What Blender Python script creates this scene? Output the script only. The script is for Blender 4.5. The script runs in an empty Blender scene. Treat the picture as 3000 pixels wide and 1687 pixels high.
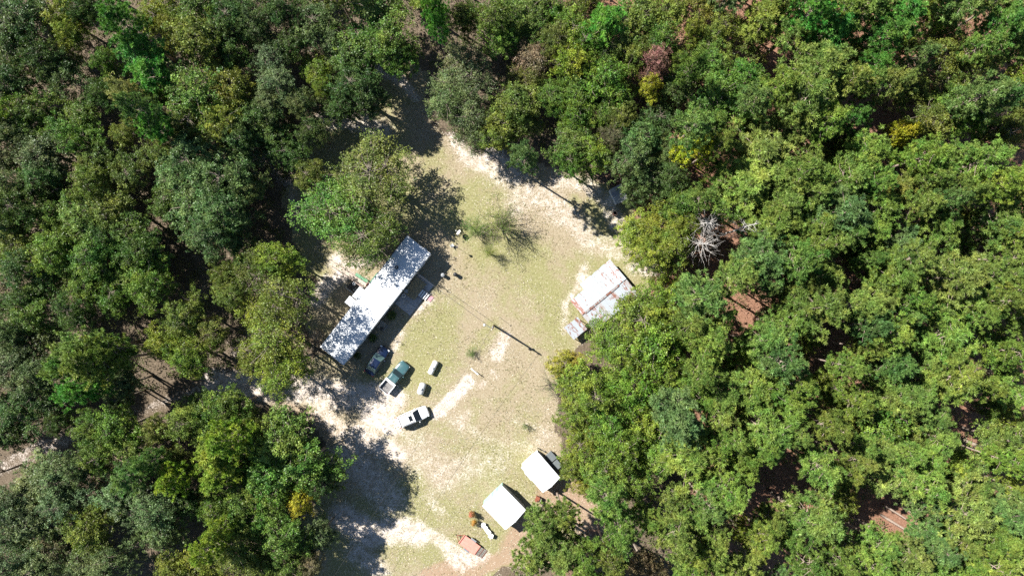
import bpy, bmesh, math, random
import numpy as np
from mathutils import Vector, Matrix
R = math.radians
scene = bpy.context.scene
COL = scene.collection

# ------------------------------------------------------------------ camera
CAM_H = 100.0                      # drone height in metres; 20 photo pixels per metre on the ground
cam_data = bpy.data.cameras.new('camera'); cam_data.sensor_width = 36.0; cam_data.lens = 24.0
cam_data.clip_end = 3000.0
cam = bpy.data.objects.new('camera', cam_data); COL.objects.link(cam)
cam.location = (0, 0, CAM_H); cam.rotation_euler = (0, 0, 0)
scene.camera = cam
# ------------------------------------------------------------------ sky and sun
SUN_ELEV, SHADOW_DIR = R(45.5), (0.848, -0.530)
world = bpy.data.worlds.new('World'); scene.world = world; world.use_nodes = True
wn = world.node_tree.nodes; wl = world.node_tree.links; wn.clear()
sky = wn.new('ShaderNodeTexSky'); sky.sky_type = 'NISHITA'; sky.sun_disc = False
sky.sun_elevation = SUN_ELEV; sky.sun_rotation = math.atan2(-SHADOW_DIR[0], -SHADOW_DIR[1])
sky.air_density = 1.0; sky.dust_density = 0.2; sky.ozone_density = 2.2
bg = wn.new('ShaderNodeBackground'); bg.inputs['Strength'].default_value = 0.052
wo = wn.new('ShaderNodeOutputWorld')
wl.new(sky.outputs[0], bg.inputs['Color']); wl.new(bg.outputs[0], wo.inputs['Surface'])
sun_data = bpy.data.lights.new('sun', 'SUN'); sun_data.energy = 5.0; sun_data.angle = R(0.53); sun_data.color = (1.0, 0.965, 0.905)
sun = bpy.data.objects.new('sun', sun_data); COL.objects.link(sun)
c, s = math.cos(SUN_ELEV), math.sin(SUN_ELEV)
sun.rotation_euler = Vector((SHADOW_DIR[0] * c, SHADOW_DIR[1] * c, -s)).to_track_quat('-Z', 'Y').to_euler()
scene.view_settings.view_transform = 'Standard'; scene.view_settings.look = 'None'
scene.view_settings.exposure = 1.32; scene.view_settings.gamma = 1.0; scene.view_settings.use_curve_mapping = False
scene.render.engine = 'CYCLES'
scene.cycles.use_denoising = False
scene.cycles.max_bounces = 5; scene.cycles.diffuse_bounces = 2; scene.cycles.glossy_bounces = 2
scene.cycles.transmission_bounces = 4; scene.cycles.transparent_max_bounces = 4
scene.cycles.caustics_reflective = False; scene.cycles.caustics_refractive = False

# ------------------------------------------------------------------ helpers
rng = np.random.default_rng(11)
random.seed(7)

def gx(px, z=0.0): return (px - 1500.0) / 20.0 * (1 - z / CAM_H)
def gy(py, z=0.0): return (843.5 - py) / 20.0 * (1 - z / CAM_H)
def P(px, py, z=0.0): return Vector((gx(px, z), gy(py, z), z))

def tag(o, label=None, cat=None, group=None, kind=None):
    if label: o['label'] = label
    if cat: o['category'] = cat
    if group: o['group'] = group
    if kind: o['kind'] = kind
    return o

def empty(name, loc, rz=0.0):
    o = bpy.data.objects.new(name, None); COL.objects.link(o)
    o.location = loc; o.rotation_euler = (0, 0, rz); o.empty_display_size = 0.3
    return o

class MB:
    """collects shapes; build() links them as one mesh object"""
    def __init__(self): self.v = []; self.f = []
    def add(self, vs, fs):
        n = len(self.v); self.v += [tuple(v) for v in vs]; self.f += [tuple(i + n for i in f) for f in fs]
        return self
    def box(self, c, size, rz=0.0, rot=None):
        hx, hy, hz = size[0] / 2, size[1] / 2, size[2] / 2
        m = rot if rot is not None else Matrix.Rotation(rz, 3, 'Z')
        vs = [Vector(c) + m @ Vector((sx * hx, sy * hy, sz * hz)) for sx in (-1, 1) for sy in (-1, 1) for sz in (-1, 1)]
        return self.add(vs, [(0, 1, 3, 2), (4, 6, 7, 5), (0, 4, 5, 1), (2, 3, 7, 6), (0, 2, 6, 4), (1, 5, 7, 3)])
    def bar(self, p0, p1, w, h=None):
        p0, p1 = Vector(p0), Vector(p1); d = p1 - p0; L = d.length
        q = d.to_track_quat('X', 'Z').to_matrix()
        return self.box((p0 + p1) / 2, (L, w, h or w), rot=q)
    def tube(self, pts, rads, n=8, cap=True):
        pts = [Vector(p) for p in pts]
        if not hasattr(rads, '__len__'): rads = [rads] * len(pts)
        rings = []
        for i, p in enumerate(pts):
            d = (pts[min(i + 1, len(pts) - 1)] - pts[max(i - 1, 0)]).normalized()
            a = Vector((0, 0, 1)) if abs(d.z) < 0.9 else Vector((1, 0, 0))
            u = d.cross(a).normalized(); w = d.cross(u)
            rings.append([p + (u * math.cos(t) + w * math.sin(t)) * rads[i] for t in [2 * math.pi * k / n for k in range(n)]])
        vs = [q for r in rings for q in r]; fs = []
        for i in range(len(pts) - 1):
            for k in range(n):
                fs.append((i * n + k, i * n + (k + 1) % n, (i + 1) * n + (k + 1) % n, (i + 1) * n + k))
        if cap: fs += [tuple(range(n))[::-1], tuple((len(pts) - 1) * n + k for k in range(n))]
        return self.add(vs, fs)
    def lathe(self, prof, n=16, c=(0, 0, 0), rot=None, cap=True):
        """prof: (radius, height) pairs around local z"""
        vs, fs = [], []
        for r_, z_ in prof:
            for k in range(n):
                t = 2 * math.pi * k / n; p = Vector((r_ * math.cos(t), r_ * math.sin(t), z_))
                if rot is not None: p = rot @ p
                vs.append(Vector(c) + p)
        for i in range(len(prof) - 1):
            for k in range(n):
                fs.append((i * n + k, i * n + (k + 1) % n, (i + 1) * n + (k + 1) % n, (i + 1) * n + k))
        if cap: fs += [tuple(range(n))[::-1], tuple((len(prof) - 1) * n + k for k in range(n))]
        return self.add(vs, fs)
    def torus(self, c, Rr, r, n=18, m=7, rot=None):
        vs, fs = [], []
        for i in range(n):
            a = 2 * math.pi * i / n
            for j in range(m):
                b = 2 * math.pi * j / m
                p = Vector(((Rr + r * math.cos(b)) * math.cos(a), (Rr + r * math.cos(b)) * math.sin(a), r * math.sin(b)))
                if rot is not None: p = rot @ p
                vs.append(Vector(c) + p)
        for i in range(n):
            for j in range(m):
                fs.append((i * m + j, ((i + 1) % n) * m + j, ((i + 1) % n) * m + (j + 1) % m, i * m + (j + 1) % m))
        return self.add(vs, fs)
    def loft(self, rings, cap=True):
        n = len(rings[0]); vs = [p for r in rings for p in r]; fs = []
        for i in range(len(rings) - 1):
            for k in range(n):
                fs.append((i * n + k, i * n + (k + 1) % n, (i + 1) * n + (k + 1) % n, (i + 1) * n + k))
        if cap: fs += [tuple(range(n))[::-1], tuple((len(rings) - 1) * n + k for k in range(n))]
        return self.add(vs, fs)
    def build(self, name, mat, parent=None, smooth=False, bevel=0.0, seg=2, loc=None, rz=None):
        me = bpy.data.meshes.new(name)
        bm = bmesh.new()
        vs = [bm.verts.new(v) for v in self.v]
        for f in self.f:
            try: bm.faces.new([vs[i] for i in f])
            except ValueError: pass
        bmesh.ops.recalc_face_normals(bm, faces=bm.faces)
        if bevel > 0:
            es = [e for e in bm.edges if len(e.link_faces) == 2 and e.calc_face_angle(0) > 0.6]
            bmesh.ops.bevel(bm, geom=es, offset=bevel, segments=seg, profile=0.6, affect='EDGES', clamp_overlap=True)
        bm.to_mesh(me); bm.free()
        if smooth:
            me.polygons.foreach_set('use_smooth', [True] * len(me.polygons))
        me.materials.append(mat)
        o = bpy.data.objects.new(name, me); COL.objects.link(o)
        if parent is not None: o.parent = parent
        if loc is not None: o.location = loc
        if rz is not None: o.rotation_euler = (0, 0, rz)
        return o

def copy_obj(o, parent=None, loc=None, rot=None):
    c_ = o.copy(); COL.objects.link(c_)
    if parent is not None: c_.parent = parent
    if loc is not None: c_.location = loc
    if rot is not None: c_.rotation_euler = rot
    return c_

# ------------------------------------------------------------------ materials
MATS = {}
def mat(name, color, rough=0.6, metal=0.0, noise=0.12, scale=6.0, coat=0.0, bump=0.0, spec=0.4, dirt=None, dirt_amt=0.35, dirt_scale=1.2):
    """painted or natural surface with tonal variation, optional dirt and relief"""
    if name in MATS: return MATS[name]
    m = bpy.data.materials.new(name); m.use_nodes = True; nt = m.node_tree; N = nt.nodes; L = nt.links
    b = N['Principled BSDF']; b.inputs['Roughness'].default_value = rough; b.inputs['Metallic'].default_value = metal
    b.inputs['Specular IOR Level'].default_value = spec
    b.inputs['Coat Weight'].default_value = coat
    tc = N.new('ShaderNodeTexCoord')
    nz = N.new('ShaderNodeTexNoise'); nz.inputs['Scale'].default_value = scale; nz.inputs['Detail'].default_value = 6
    L.new(tc.outputs['Object'], nz.inputs['Vector'])
    mr = N.new('ShaderNodeMapRange'); mr.inputs[1].default_value = 0.3; mr.inputs[2].default_value = 0.7
    mr.inputs[3].default_value = 1 - noise; mr.inputs[4].default_value = 1 + noise
    L.new(nz.outputs['Fac'], mr.inputs[0])
    hsv = N.new('ShaderNodeHueSaturation'); hsv.inputs['Color'].default_value = (*color, 1)
    L.new(mr.outputs[0], hsv.inputs['Value'])
    out = hsv.outputs[0]
    if dirt:
        n2 = N.new('ShaderNodeTexNoise'); n2.inputs['Scale'].default_value = dirt_scale; n2.inputs['Detail'].default_value = 8; n2.inputs['Roughness'].default_value = 0.65
        L.new(tc.outputs['Object'], n2.inputs['Vector'])
        r2 = N.new('ShaderNodeMapRange'); r2.inputs[1].default_value = 0.48; r2.inputs[2].default_value = 0.72; r2.inputs[3].default_value = 0; r2.inputs[4].default_value = dirt_amt
        L.new(n2.outputs['Fac'], r2.inputs[0])
        mx = N.new('ShaderNodeMix'); mx.data_type = 'RGBA'; mx.inputs['B'].default_value = (*dirt, 1)
        L.new(r2.outputs[0], mx.inputs['Factor']); L.new(out, mx.inputs['A']); out = mx.outputs['Result']
    L.new(out, b.inputs['Base Color'])
    if bump > 0:
        bp = N.new('ShaderNodeBump'); bp.inputs['Strength'].default_value = bump; bp.inputs['Distance'].default_value = 0.03
        L.new(nz.outputs['Fac'], bp.inputs['Height']); L.new(bp.outputs[0], b.inputs['Normal'])
    MATS[name] = m
    return m

def glass_mat(name, color=(0.015, 0.02, 0.022)):
    if name in MATS: return MATS[name]
    m = mat(name, color, rough=0.08, noise=0.05, spec=0.7)
    return m

def leaf_mat(name, rough=0.55, trans=0.25):
    """foliage: colour comes from the object's own colour, varied per clump by the 'tint' attribute"""
    m = bpy.data.materials.new(name); m.use_nodes = True; nt = m.node_tree; N = nt.nodes; L = nt.links; N.clear()
    oi = N.new('ShaderNodeObjectInfo'); at = N.new('ShaderNodeAttribute'); at.attribute_name = 'tint'
    hs = N.new('ShaderNodeHueSaturation')
    h = N.new('ShaderNodeMapRange'); h.inputs[3].default_value = 0.484; h.inputs[4].default_value = 0.516
    v = N.new('ShaderNodeMapRange'); v.inputs[3].default_value = 0.35; v.inputs[4].default_value = 1.75
    L.new(at.outputs['Fac'], v.inputs[0])
    sep = N.new('ShaderNodeMath'); sep.operation = 'FRACT'; mu = N.new('ShaderNodeMath'); mu.operation = 'MULTIPLY'; mu.inputs[1].default_value = 7.31
    L.new(at.outputs['Fac'], mu.inputs[0]); L.new(mu.outputs[0], sep.inputs[0]); L.new(sep.outputs[0], h.inputs[0])
    tcn = N.new('ShaderNodeTexCoord'); va = N.new('ShaderNodeVectorMath'); va.operation = 'ADD'; L.new(tcn.outputs['Object'], va.inputs[0])
    mr = N.new('ShaderNodeMath'); mr.operation = 'MULTIPLY'; mr.inputs[1].default_value = 60.0; L.new(oi.outputs['Random'], mr.inputs[0]); L.new(mr.outputs[0], va.inputs[1])
    nz = N.new('ShaderNodeTexNoise'); nz.inputs['Scale'].default_value = 0.45; nz.inputs['Detail'].default_value = 3; L.new(va.outputs[0], nz.inputs['Vector'])
    hn = N.new('ShaderNodeMapRange'); hn.inputs[1].default_value = 0.3; hn.inputs[2].default_value = 0.7; hn.inputs[3].default_value = 0.028; hn.inputs[4].default_value = -0.034; L.new(nz.outputs['Fac'], hn.inputs[0])
    ha = N.new('ShaderNodeMath'); L.new(h.outputs[0], ha.inputs[0]); L.new(hn.outputs[0], ha.inputs[1])
    vn = N.new('ShaderNodeMapRange'); vn.inputs[1].default_value = 0.3; vn.inputs[2].default_value = 0.7; vn.inputs[3].default_value = 0.78; vn.inputs[4].default_value = 1.25; L.new(nz.outputs['Fac'], vn.inputs[0])
    vm = N.new('ShaderNodeMath'); vm.operation = 'MULTIPLY'; L.new(v.outputs[0], vm.inputs[0]); L.new(vn.outputs[0], vm.inputs[1])
    L.new(ha.outputs[0], hs.inputs['Hue']); L.new(vm.outputs[0], hs.inputs['Value']); L.new(oi.outputs['Color'], hs.inputs['Color'])
    pb = N.new('ShaderNodeBsdfPrincipled'); pb.inputs['Roughness'].default_value = rough; pb.inputs['Specular IOR Level'].default_value = 0.25
    tr = N.new('ShaderNodeBsdfTranslucent'); mix = N.new('ShaderNodeMixShader'); mix.inputs[0].default_value = trans
    tc2 = N.new('ShaderNodeMix'); tc2.data_type = 'RGBA'; tc2.blend_type = 'MULTIPLY'; tc2.inputs['Factor'].default_value = 1.0; tc2.inputs['B'].default_value = (1.15, 1.2, 0.6, 1)
    L.new(hs.outputs[0], tc2.inputs['A'])
    L.new(hs.outputs[0], pb.inputs['Base Color']); L.new(tc2.outputs['Result'], tr.inputs['Color'])
    o = N.new('ShaderNodeOutputMaterial'); L.new(pb.outputs[0], mix.inputs[1]); L.new(tr.outputs[0], mix.inputs[2]); L.new(mix.outputs[0], o.inputs['Surface'])
    MATS[name] = m
    return m
LEAF = leaf_mat('leaf', rough=0.45); NEEDLE = leaf_mat('needle', rough=0.5, trans=0.22)
BARK = mat('bark', (0.20, 0.165, 0.13), rough=0.95, noise=0.35, scale=9, bump=0.5)
PINEBARK = mat('pine_bark', (0.30, 0.235, 0.19), rough=0.95, noise=0.4, scale=7, bump=0.5)
DEADWOOD = mat('dead_wood', (0.44, 0.41, 0.38), rough=0.9, noise=0.25, scale=8, bump=0.3)
WHITE = mat('white_paint', (0.78, 0.78, 0.77), rough=0.5, noise=0.04, dirt=(0.5, 0.46, 0.4), dirt_amt=0.25)
ROOFWHITE = mat('white_roof_coating', (0.63, 0.65, 0.67), rough=0.5, noise=0.04, scale=2.0, dirt=(0.55, 0.53, 0.5), dirt_amt=0.22, dirt_scale=0.9)
SIDING = mat('pale_siding', (0.62, 0.63, 0.62), rough=0.6, noise=0.06, dirt=(0.3, 0.28, 0.22), dirt_amt=0.3)
SKIRT = mat('grey_skirting', (0.32, 0.32, 0.31), rough=0.8, noise=0.15, dirt=(0.2, 0.14, 0.09), dirt_amt=0.5)
BLACK = mat('black_plastic', (0.018, 0.018, 0.02), rough=0.5, noise=0.2)
RUBBER = mat('rubber', (0.02, 0.02, 0.02), rough=0.85, noise=0.2)
STEEL = mat('galvanised_steel', (0.42, 0.43, 0.44), rough=0.45, metal=0.7, noise=0.15)
GREYMETAL = mat('dull_grey_metal', (0.22, 0.23, 0.24), rough=0.6, metal=0.2, noise=0.2)
DECKWOOD = mat('weathered_deck', (0.27, 0.215, 0.125), rough=0.9, noise=0.3, scale=5, bump=0.3)
GREYWOOD = mat('grey_wood', (0.26, 0.235, 0.20), rough=0.9, noise=0.3, scale=6, bump=0.3)
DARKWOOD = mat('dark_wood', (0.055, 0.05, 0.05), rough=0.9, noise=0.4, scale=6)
POLEWOOD = mat('pole_wood', (0.19, 0.15, 0.115), rough=0.9, noise=0.3, scale=10, bump=0.3)
RUSTPAINT = mat('rust', (0.20, 0.065, 0.035), rough=0.9, noise=0.35, scale=8, bump=0.2)
CONCRETE = mat('concrete', (0.46, 0.43, 0.41), rough=0.9, noise=0.14, scale=3, bump=0.2, dirt=(0.28, 0.2, 0.14), dirt_amt=0.5)
GLASS = glass_mat('window_glass')
# ------------------------------------------------------------------ the ground: one sheet to the horizon
def fbm(x, y, scale, seed, octv=4):
    out = np.zeros_like(x); amp = 1.0; tot = 0
    for o_ in range(octv):
        g = np.random.default_rng(seed + o_ * 17).random((64, 64))
        u = x / scale * 2 ** o_ + 100.3; w = y / scale * 2 ** o_ + 57.7
        i = np.floor(u).astype(int); j = np.floor(w).astype(int); fu = u - i; fw = w - j
        fu = fu * fu * (3 - 2 * fu); fw = fw * fw * (3 - 2 * fw)
        a = g[i % 64, j % 64]; b = g[(i + 1) % 64, j % 64]; c_ = g[i % 64, (j + 1) % 64]; d = g[(i + 1) % 64, (j + 1) % 64]
        out += amp * ((a * (1 - fu) + b * fu) * (1 - fw) + (c_ * (1 - fu) + d * fu) * fw); tot += amp; amp *= 0.55
    return out / tot

def line_dist(X, Y, pts):
    d = np.full(X.shape, 1e9)
    for (x0, y0), (x1, y1) in zip(pts[:-1], pts[1:]):
        dx, dy = x1 - x0, y1 - y0; t = np.clip(((X - x0) * dx + (Y - y0) * dy) / (dx * dx + dy * dy + 1e-9), 0, 1)
        d = np.minimum(d, np.hypot(X - x0 - t * dx, Y - y0 - t * dy))
    return d

def in_poly(X, Y, poly):
    res = np.zeros(X.shape, bool); n = len(poly)
    for k in range(n):
        x0, y0 = poly[k]; x1, y1 = poly[(k + 1) % n]
        cond = ((y0 > Y) != (y1 > Y)) & (X < (x1 - x0) * (Y - y0) / (y1 - y0 + 1e-12) + x0)
        res ^= cond
    return res

OV = 1.16460
def ov(pts): return [((x * OV - 1500) / 20, (843.5 - y * OV) / 20) for x, y in pts]
# outline of the mown clearing (where grass and sand replace the forest floor)
CLEARING = ov([(1030, 170), (1075, 205), (1110, 330), (1190, 385), (1290, 395), (1400, 430), (1500, 460), (1560, 500), (1600, 600), (1650, 680), (1620, 760), (1520, 830),
    (1450, 880), (1420, 960), (1410, 1060), (1430, 1180), (1470, 1240), (1540, 1330), (1350, 1420), (1200, 1470), (780, 1470), (770, 1350), (800, 1230), (820, 1120),
    (760, 1040), (640, 1010), (560, 990), (560, 940), (700, 930), (790, 900), (760, 800), (800, 700), (720, 600), (730, 470), (800, 330), (900, 290), (960, 200)])
xs = np.concatenate([[-1500, -700, -350, -200, -140], np.arange(-105, 105.1, 0.5), [140, 200, 350, 700, 1500]])
ys = np.concatenate([[-1500, -700, -350, -180, -110], np.arange(-72, 72.1, 0.5), [110, 180, 350, 700, 1500]])
GX, GY = np.meshgrid(xs, ys); nx, ny = len(xs), len(ys)
X, Y = GX.ravel(), GY.ravel()
wob = (fbm(X, Y, 6.0, 3) - 0.5) * 5.0
clear = in_poly(X + wob, Y + (fbm(X, Y, 6.0, 9) - 0.5) * 5.0, CLEARING).astype(float)
def smooth_line(pts, width, strength, wobble=1.0):
    d = line_dist(X, Y, ov(pts)) + wob * 0.35 * wobble
    return strength * np.clip(1.25 * (1.15 - d / (width / 17.17)), 0, 1)
SAND = [  # (polyline in overview pixels, half width, strength)
    ([(1140, 350), (1180, 400), (1240, 425), (1310, 445)], 30, 0.75), ([(1240, 430), (1330, 475), (1300, 520)], 40, 0.6), ([(1320, 480), (1400, 520), (1460, 570), (1490, 610)], 48, 0.62),
    ([(1400, 455), (1480, 470), (1530, 510), (1550, 560)], 28, 0.72), ([(1480, 610), (1560, 630)], 40, 0.6), ([(1470, 680), (1450, 730), (1425, 760), (1420, 830)], 22, 0.78), ([(1590, 670), (1650, 680)], 34, 0.8),
    ([(1270, 850), (1250, 890)], 26, 0.85), ([(1180, 955), (1150, 990), (1095, 1045)], 20, 1.1), ([(1215, 965), (1215, 966)], 14, 0.8), ([(1240, 935), (1250, 950)], 14, 0.6),
    ([(990, 1005), (900, 1000), (790, 985), (700, 975), (600, 965), (540, 962)], 46, 1.0), ([(950, 1010), (930, 1050), (990, 1075)], 34, 1.1), ([(540, 962), (430, 1003), (330, 1040), (190, 1095), (80, 1140), (-40, 1200)], 20, 0.5),
    ([(800, 1020), (850, 1080), (880, 1130)], 30, 0.75), ([(880, 1150), (930, 1200), (980, 1260)], 60, 0.75), ([(860, 1300), (930, 1345), (1010, 1330), (1050, 1345)], 46, 1.05), ([(900, 1390), (960, 1440)], 40, 0.8),
    ([(1060, 1330), (1110, 1360), (1160, 1410), (1220, 1395)], 26, 0.85), ([(1040, 1090), (1060, 1160), (1120, 1200), (1180, 1170), (1250, 1160)], 60, 0.5), ([(1150, 1060), (1230, 1110), (1340, 1130), (1380, 1090)], 36, 0.46),
    ([(1080, 1250), (1110, 1290)], 24, 0.5), ([(1300, 1060), (1370, 1080)], 24, 0.5), ([(845, 660), (870, 690), (830, 710), (800, 750)], 30, 0.95), ([(890, 670), (940, 655)], 22, 0.8), ([(640, 390), (690, 420), (730, 470), (740, 520)], 30, 0.55),
    ([(950, 170), (1020, 210), (1050, 250)], 18, 0.9), ([(820, 300), (900, 310), (960, 330)], 34, 0.75), ([(1060, 730), (1085, 755), (1040, 790)], 16, 0.9), ([(1010, 840), (990, 880)], 18, 0.75), ([(500, 640), (520, 720), (480, 790)], 24, 0.3),
    ([(1000, 1140), (960, 1120), (900, 1090)], 40, 0.85), ([(1180, 1040), (1160, 1075)], 22, 0.55), ([(680, 700), (700, 800), (600, 880)], 40, 0.45), ([(1300, 400), (1230, 385)], 20, 0.9)]
sand = np.zeros(len(X))
for pts, w_, st in SAND: sand = np.maximum(sand, smooth_line(pts, w_, st))
sand = np.where(clear > 0.5, np.maximum(sand, 0.12), sand)
RED = [([(1440, 1250), (1500, 1340), (1420, 1420)], 60, 0.9), ([(1380, 1240), (1400, 1290), (1300, 1350), (1270, 1400)], 44, 0.9), ([(1080, 1450), (1220, 1420), (1320, 1390)], 36, 1.0), ([(1610, 660), (1650, 700)], 30, 0.5),
    ([(1150, 660), (1180, 650)], 34, 0.4), ([(1100, 300), (1150, 370)], 16, 0.4), ([(700, 1010), (800, 1050), (830, 1100)], 22, 0.6), ([(800, 840), (790, 850)], 20, 0.7), ([(930, 190), (960, 210)], 25, 0.5)]
red = np.zeros(len(X))
for pts, w_, st in RED: red = np.maximum(red, smooth_line(pts, w_, st))
pine_side = np.clip((X - 12 + 0.25 * Y) / 12, 0, 1)
red = np.where(clear > 0.5, red, np.maximum(red * 0.6, pine_side))
green = np.clip(0.60 + (fbm(X, Y, 9.0, 31) - 0.5) * 2.6, 0, 1)
for pts, w_, st in [([(1100, 400), (1080, 460)], 60, 0.8), ([(1300, 660), (1400, 700)], 60, 0.7), ([(1130, 1000), (1110, 990)], 30, 0.8), ([(1040, 975), (1020, 990)], 18, 0.9), ([(1200, 1020), (1180, 1090)], 34, 0.7),
                    ([(1240, 820), (1200, 870)], 40, 0.8), ([(1450, 500), (1440, 510)], 26, 0.8), ([(1150, 1250), (1100, 1330)], 36, 0.5), ([(1300, 960), (1260, 1010)], 50, 0.6), ([(1160, 720), (1180, 800)], 50, 0.45)]:
    green = np.maximum(green, smooth_line(pts, w_, st))
me = bpy.data.meshes.new('ground')
Z = np.where((np.abs(X) < 104) & (np.abs(Y) < 71) & (clear < 0.5), (fbm(X, Y, 5.0, 77) - 0.5) * 0.10 - 0.03, 0.0)
idx = np.arange(nx * ny).reshape(ny, nx)
faces = np.stack([idx[:-1, :-1], idx[:-1, 1:], idx[1:, 1:], idx[1:, :-1]], -1).reshape(-1, 4)
def np_mesh(me, verts, faces):
    nf, k = faces.shape
    me.vertices.add(len(verts)); me.vertices.foreach_set('co', np.ascontiguousarray(verts, dtype=np.float32).ravel())
    me.loops.add(nf * k); me.loops.foreach_set('vertex_index', faces.astype(np.int32).ravel())
    me.polygons.add(nf); me.polygons.foreach_set('loop_start', np.arange(0, nf * k, k, dtype=np.int32))
    me.update(calc_edges=True)
np_mesh(me, np.stack([X, Y, Z], -1), faces)
for nm, arr in (('sand', sand), ('red', red), ('lawn', clear), ('green', green)):
    a = me.attributes.new(nm, 'FLOAT', 'POINT'); a.data.foreach_set('value', arr.astype(np.float32))

def ground_material():
    m = bpy.data.materials.new('ground'); m.use_nodes = True; nt = m.node_tree; N = nt.nodes; L = nt.links
    b = N['Principled BSDF']; b.inputs['Roughness'].default_value = 0.95; b.inputs['Specular IOR Level'].default_value = 0.15
    tc = N.new('ShaderNodeTexCoord')
    def noise(scale, detail=5, rough=0.6):
        n = N.new('ShaderNodeTexNoise'); n.inputs['Scale'].default_value = scale; n.inputs['Detail'].default_value = detail; n.inputs['Roughness'].default_value = rough
        L.new(tc.outputs['Object'], n.inputs['Vector']); return n.outputs['Fac']
    def attr(nm):
        a = N.new('ShaderNodeAttribute'); a.attribute_name = nm; return a.outputs['Fac']
    def math_(op, a, b_=None):
        n = N.new('ShaderNodeMath'); n.operation = op
        for i, q in enumerate((a, b_)):
            if q is None: continue
            if isinstance(q, (int, float)): n.inputs[i].default_value = q
            else: L.new(q, n.inputs[i])
        return n.outputs[0]
    def rng_(v, a, b_, c_=0.0, d=1.0):
        n = N.new('ShaderNodeMapRange'); n.interpolation_type = 'SMOOTHSTEP'; L.new(v, n.inputs[0])
        for i, q in enumerate((a, b_, c_, d)): n.inputs[i + 1].default_value = q
        return n.outputs[0]
    def mix(f, a, b_):
        n = N.new('ShaderNodeMix'); n.data_type = 'RGBA'
        if isinstance(f, (int, float)): n.inputs['Factor'].default_value = f
        else: L.new(f, n.inputs['Factor'])
        for k, q in (('A', a), ('B', b_)):
            if isinstance(q, tuple): n.inputs[k].default_value = (*q, 1)
            else: L.new(q, n.inputs[k])
        return n.outputs['Result']
    fine = noise(4.2, 4, 0.8); mid = noise(1.0, 6, 0.68); big = noise(0.5, 4)
    # grass: straw and green blades mixed
    g_f = rng_(math_('ADD', attr('green'), math_('MULTIPLY', math_('SUBTRACT', mid, 0.5), 1.6)), 0.3, 1.1)
    straw = mix(rng_(fine, 0.3, 0.7), (0.205, 0.162, 0.102), (0.325, 0.275, 0.19))
    grn = mix(rng_(fine, 0.3, 0.7), (0.158, 0.152, 0.060), (0.262, 0.250, 0.120))
    lawn = mix(g_f, straw, grn)
    # pale sand
    snd = mix(rng_(mid, 0.3, 0.7), (0.391, 0.327, 0.276), (0.561, 0.501, 0.451))
    s_f = rng_(math_('ADD', attr('sand'), math_('ADD', math_('MULTIPLY', math_('SUBTRACT', mid, 0.5), 1.3), math_('MULTIPLY', math_('SUBTRACT', fine, 0.5), 2.4))), 0.22, 1.1)
    # fallen leaves and pine straw under the trees
    litter = mix(rng_(fine, 0.3, 0.7), (0.07, 0.053, 0.036), (0.165, 0.128, 0.09))
    redsoil = mix(rng_(fine, 0.3, 0.7), (0.136, 0.066, 0.041), (0.289, 0.166, 0.111))
    r_f = rng_(math_('ADD', attr('red'), math_('MULTIPLY', math_('SUBTRACT', mid, 0.5), 0.9)), 0.3, 0.8)
    floor_ = mix(r_f, litter, redsoil)
    lawn2 = mix(math_('MULTIPLY', r_f, 0.85), lawn, (0.281, 0.191, 0.132))
    l_f = rng_(math_('ADD', attr('lawn'), math_('MULTIPLY', math_('SUBTRACT', mid, 0.5), 0.9)), 0.35, 0.65)
    base = mix(l_f, floor_, lawn2)
    base = mix(s_f, base, snd)
    # scattered pale dry leaves
    vo = N.new('ShaderNodeTexVoronoi'); vo.inputs['Scale'].default_value = 3.4; L.new(tc.outputs['Object'], vo.inputs['Vector'])
    fl = math_('MULTIPLY', rng_(vo.outputs['Distance'], 0.22, 0.10), rng_(math_('ADD', mid, math_('MULTIPLY', attr('sand'), 0.25)), 0.42, 0.62))
    base = mix(math_('MULTIPLY', fl, math_('MULTIPLY', l_f, 0.75)), base, (0.60, 0.54, 0.41))
    L.new(base, b.inputs['Base Color'])
    bp = N.new('ShaderNodeBump'); bp.inputs['Strength'].default_value = 0.9; bp.inputs['Distance'].default_value = 0.05
    L.new(math_('ADD', fine, math_('MULTIPLY', mid, 0.8)), bp.inputs['Height']); L.new(bp.outputs[0], b.inputs['Normal'])
    return m
me.materials.append(ground_material())
ground = bpy.data.objects.new('ground', me); COL.objects.link(ground)
tag(ground, 'sandy clearing with dry grass and brown forest floor around it', 'ground', kind='structure')
# ------------------------------------------------------------------ foliage meshes
def unit(v): return v / np.maximum(np.linalg.norm(v, axis=-1, keepdims=True), 1e-9)

def quad_leaves(cen, nrm, size, g, aspect=0.62):
    n = len(cen); nrm = unit(nrm); a = unit(np.cross(nrm, g.normal(size=(n, 3)))); b = np.cross(nrm, a)
    s_ = (size * g.uniform(0.65, 1.3, n))[:, None]
    w = s_ * aspect * 0.5; h = s_ * 0.5
    fold = nrm * s_ * 0.10
    return np.stack([cen - a * h, cen + b * w - fold, cen + a * h, cen - b * w - fold], 1).reshape(-1, 3)

def foliage_mesh(name, verts, k, tint, m):
    me = bpy.data.meshes.new(name); nf = len(verts) // k
    np_mesh(me, verts, np.arange(nf * k).reshape(nf, k))
    a = me.attributes.new('tint', 'FLOAT', 'FACE'); a.data.foreach_set('value', np.clip(tint, 0, 1).astype(np.float32))
    me.materials.append(m); return me

def wood_mesh(name, mb, m):
    o = mb.build(name, m, smooth=True); me = o.data; bpy.data.objects.remove(o); return me

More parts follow.
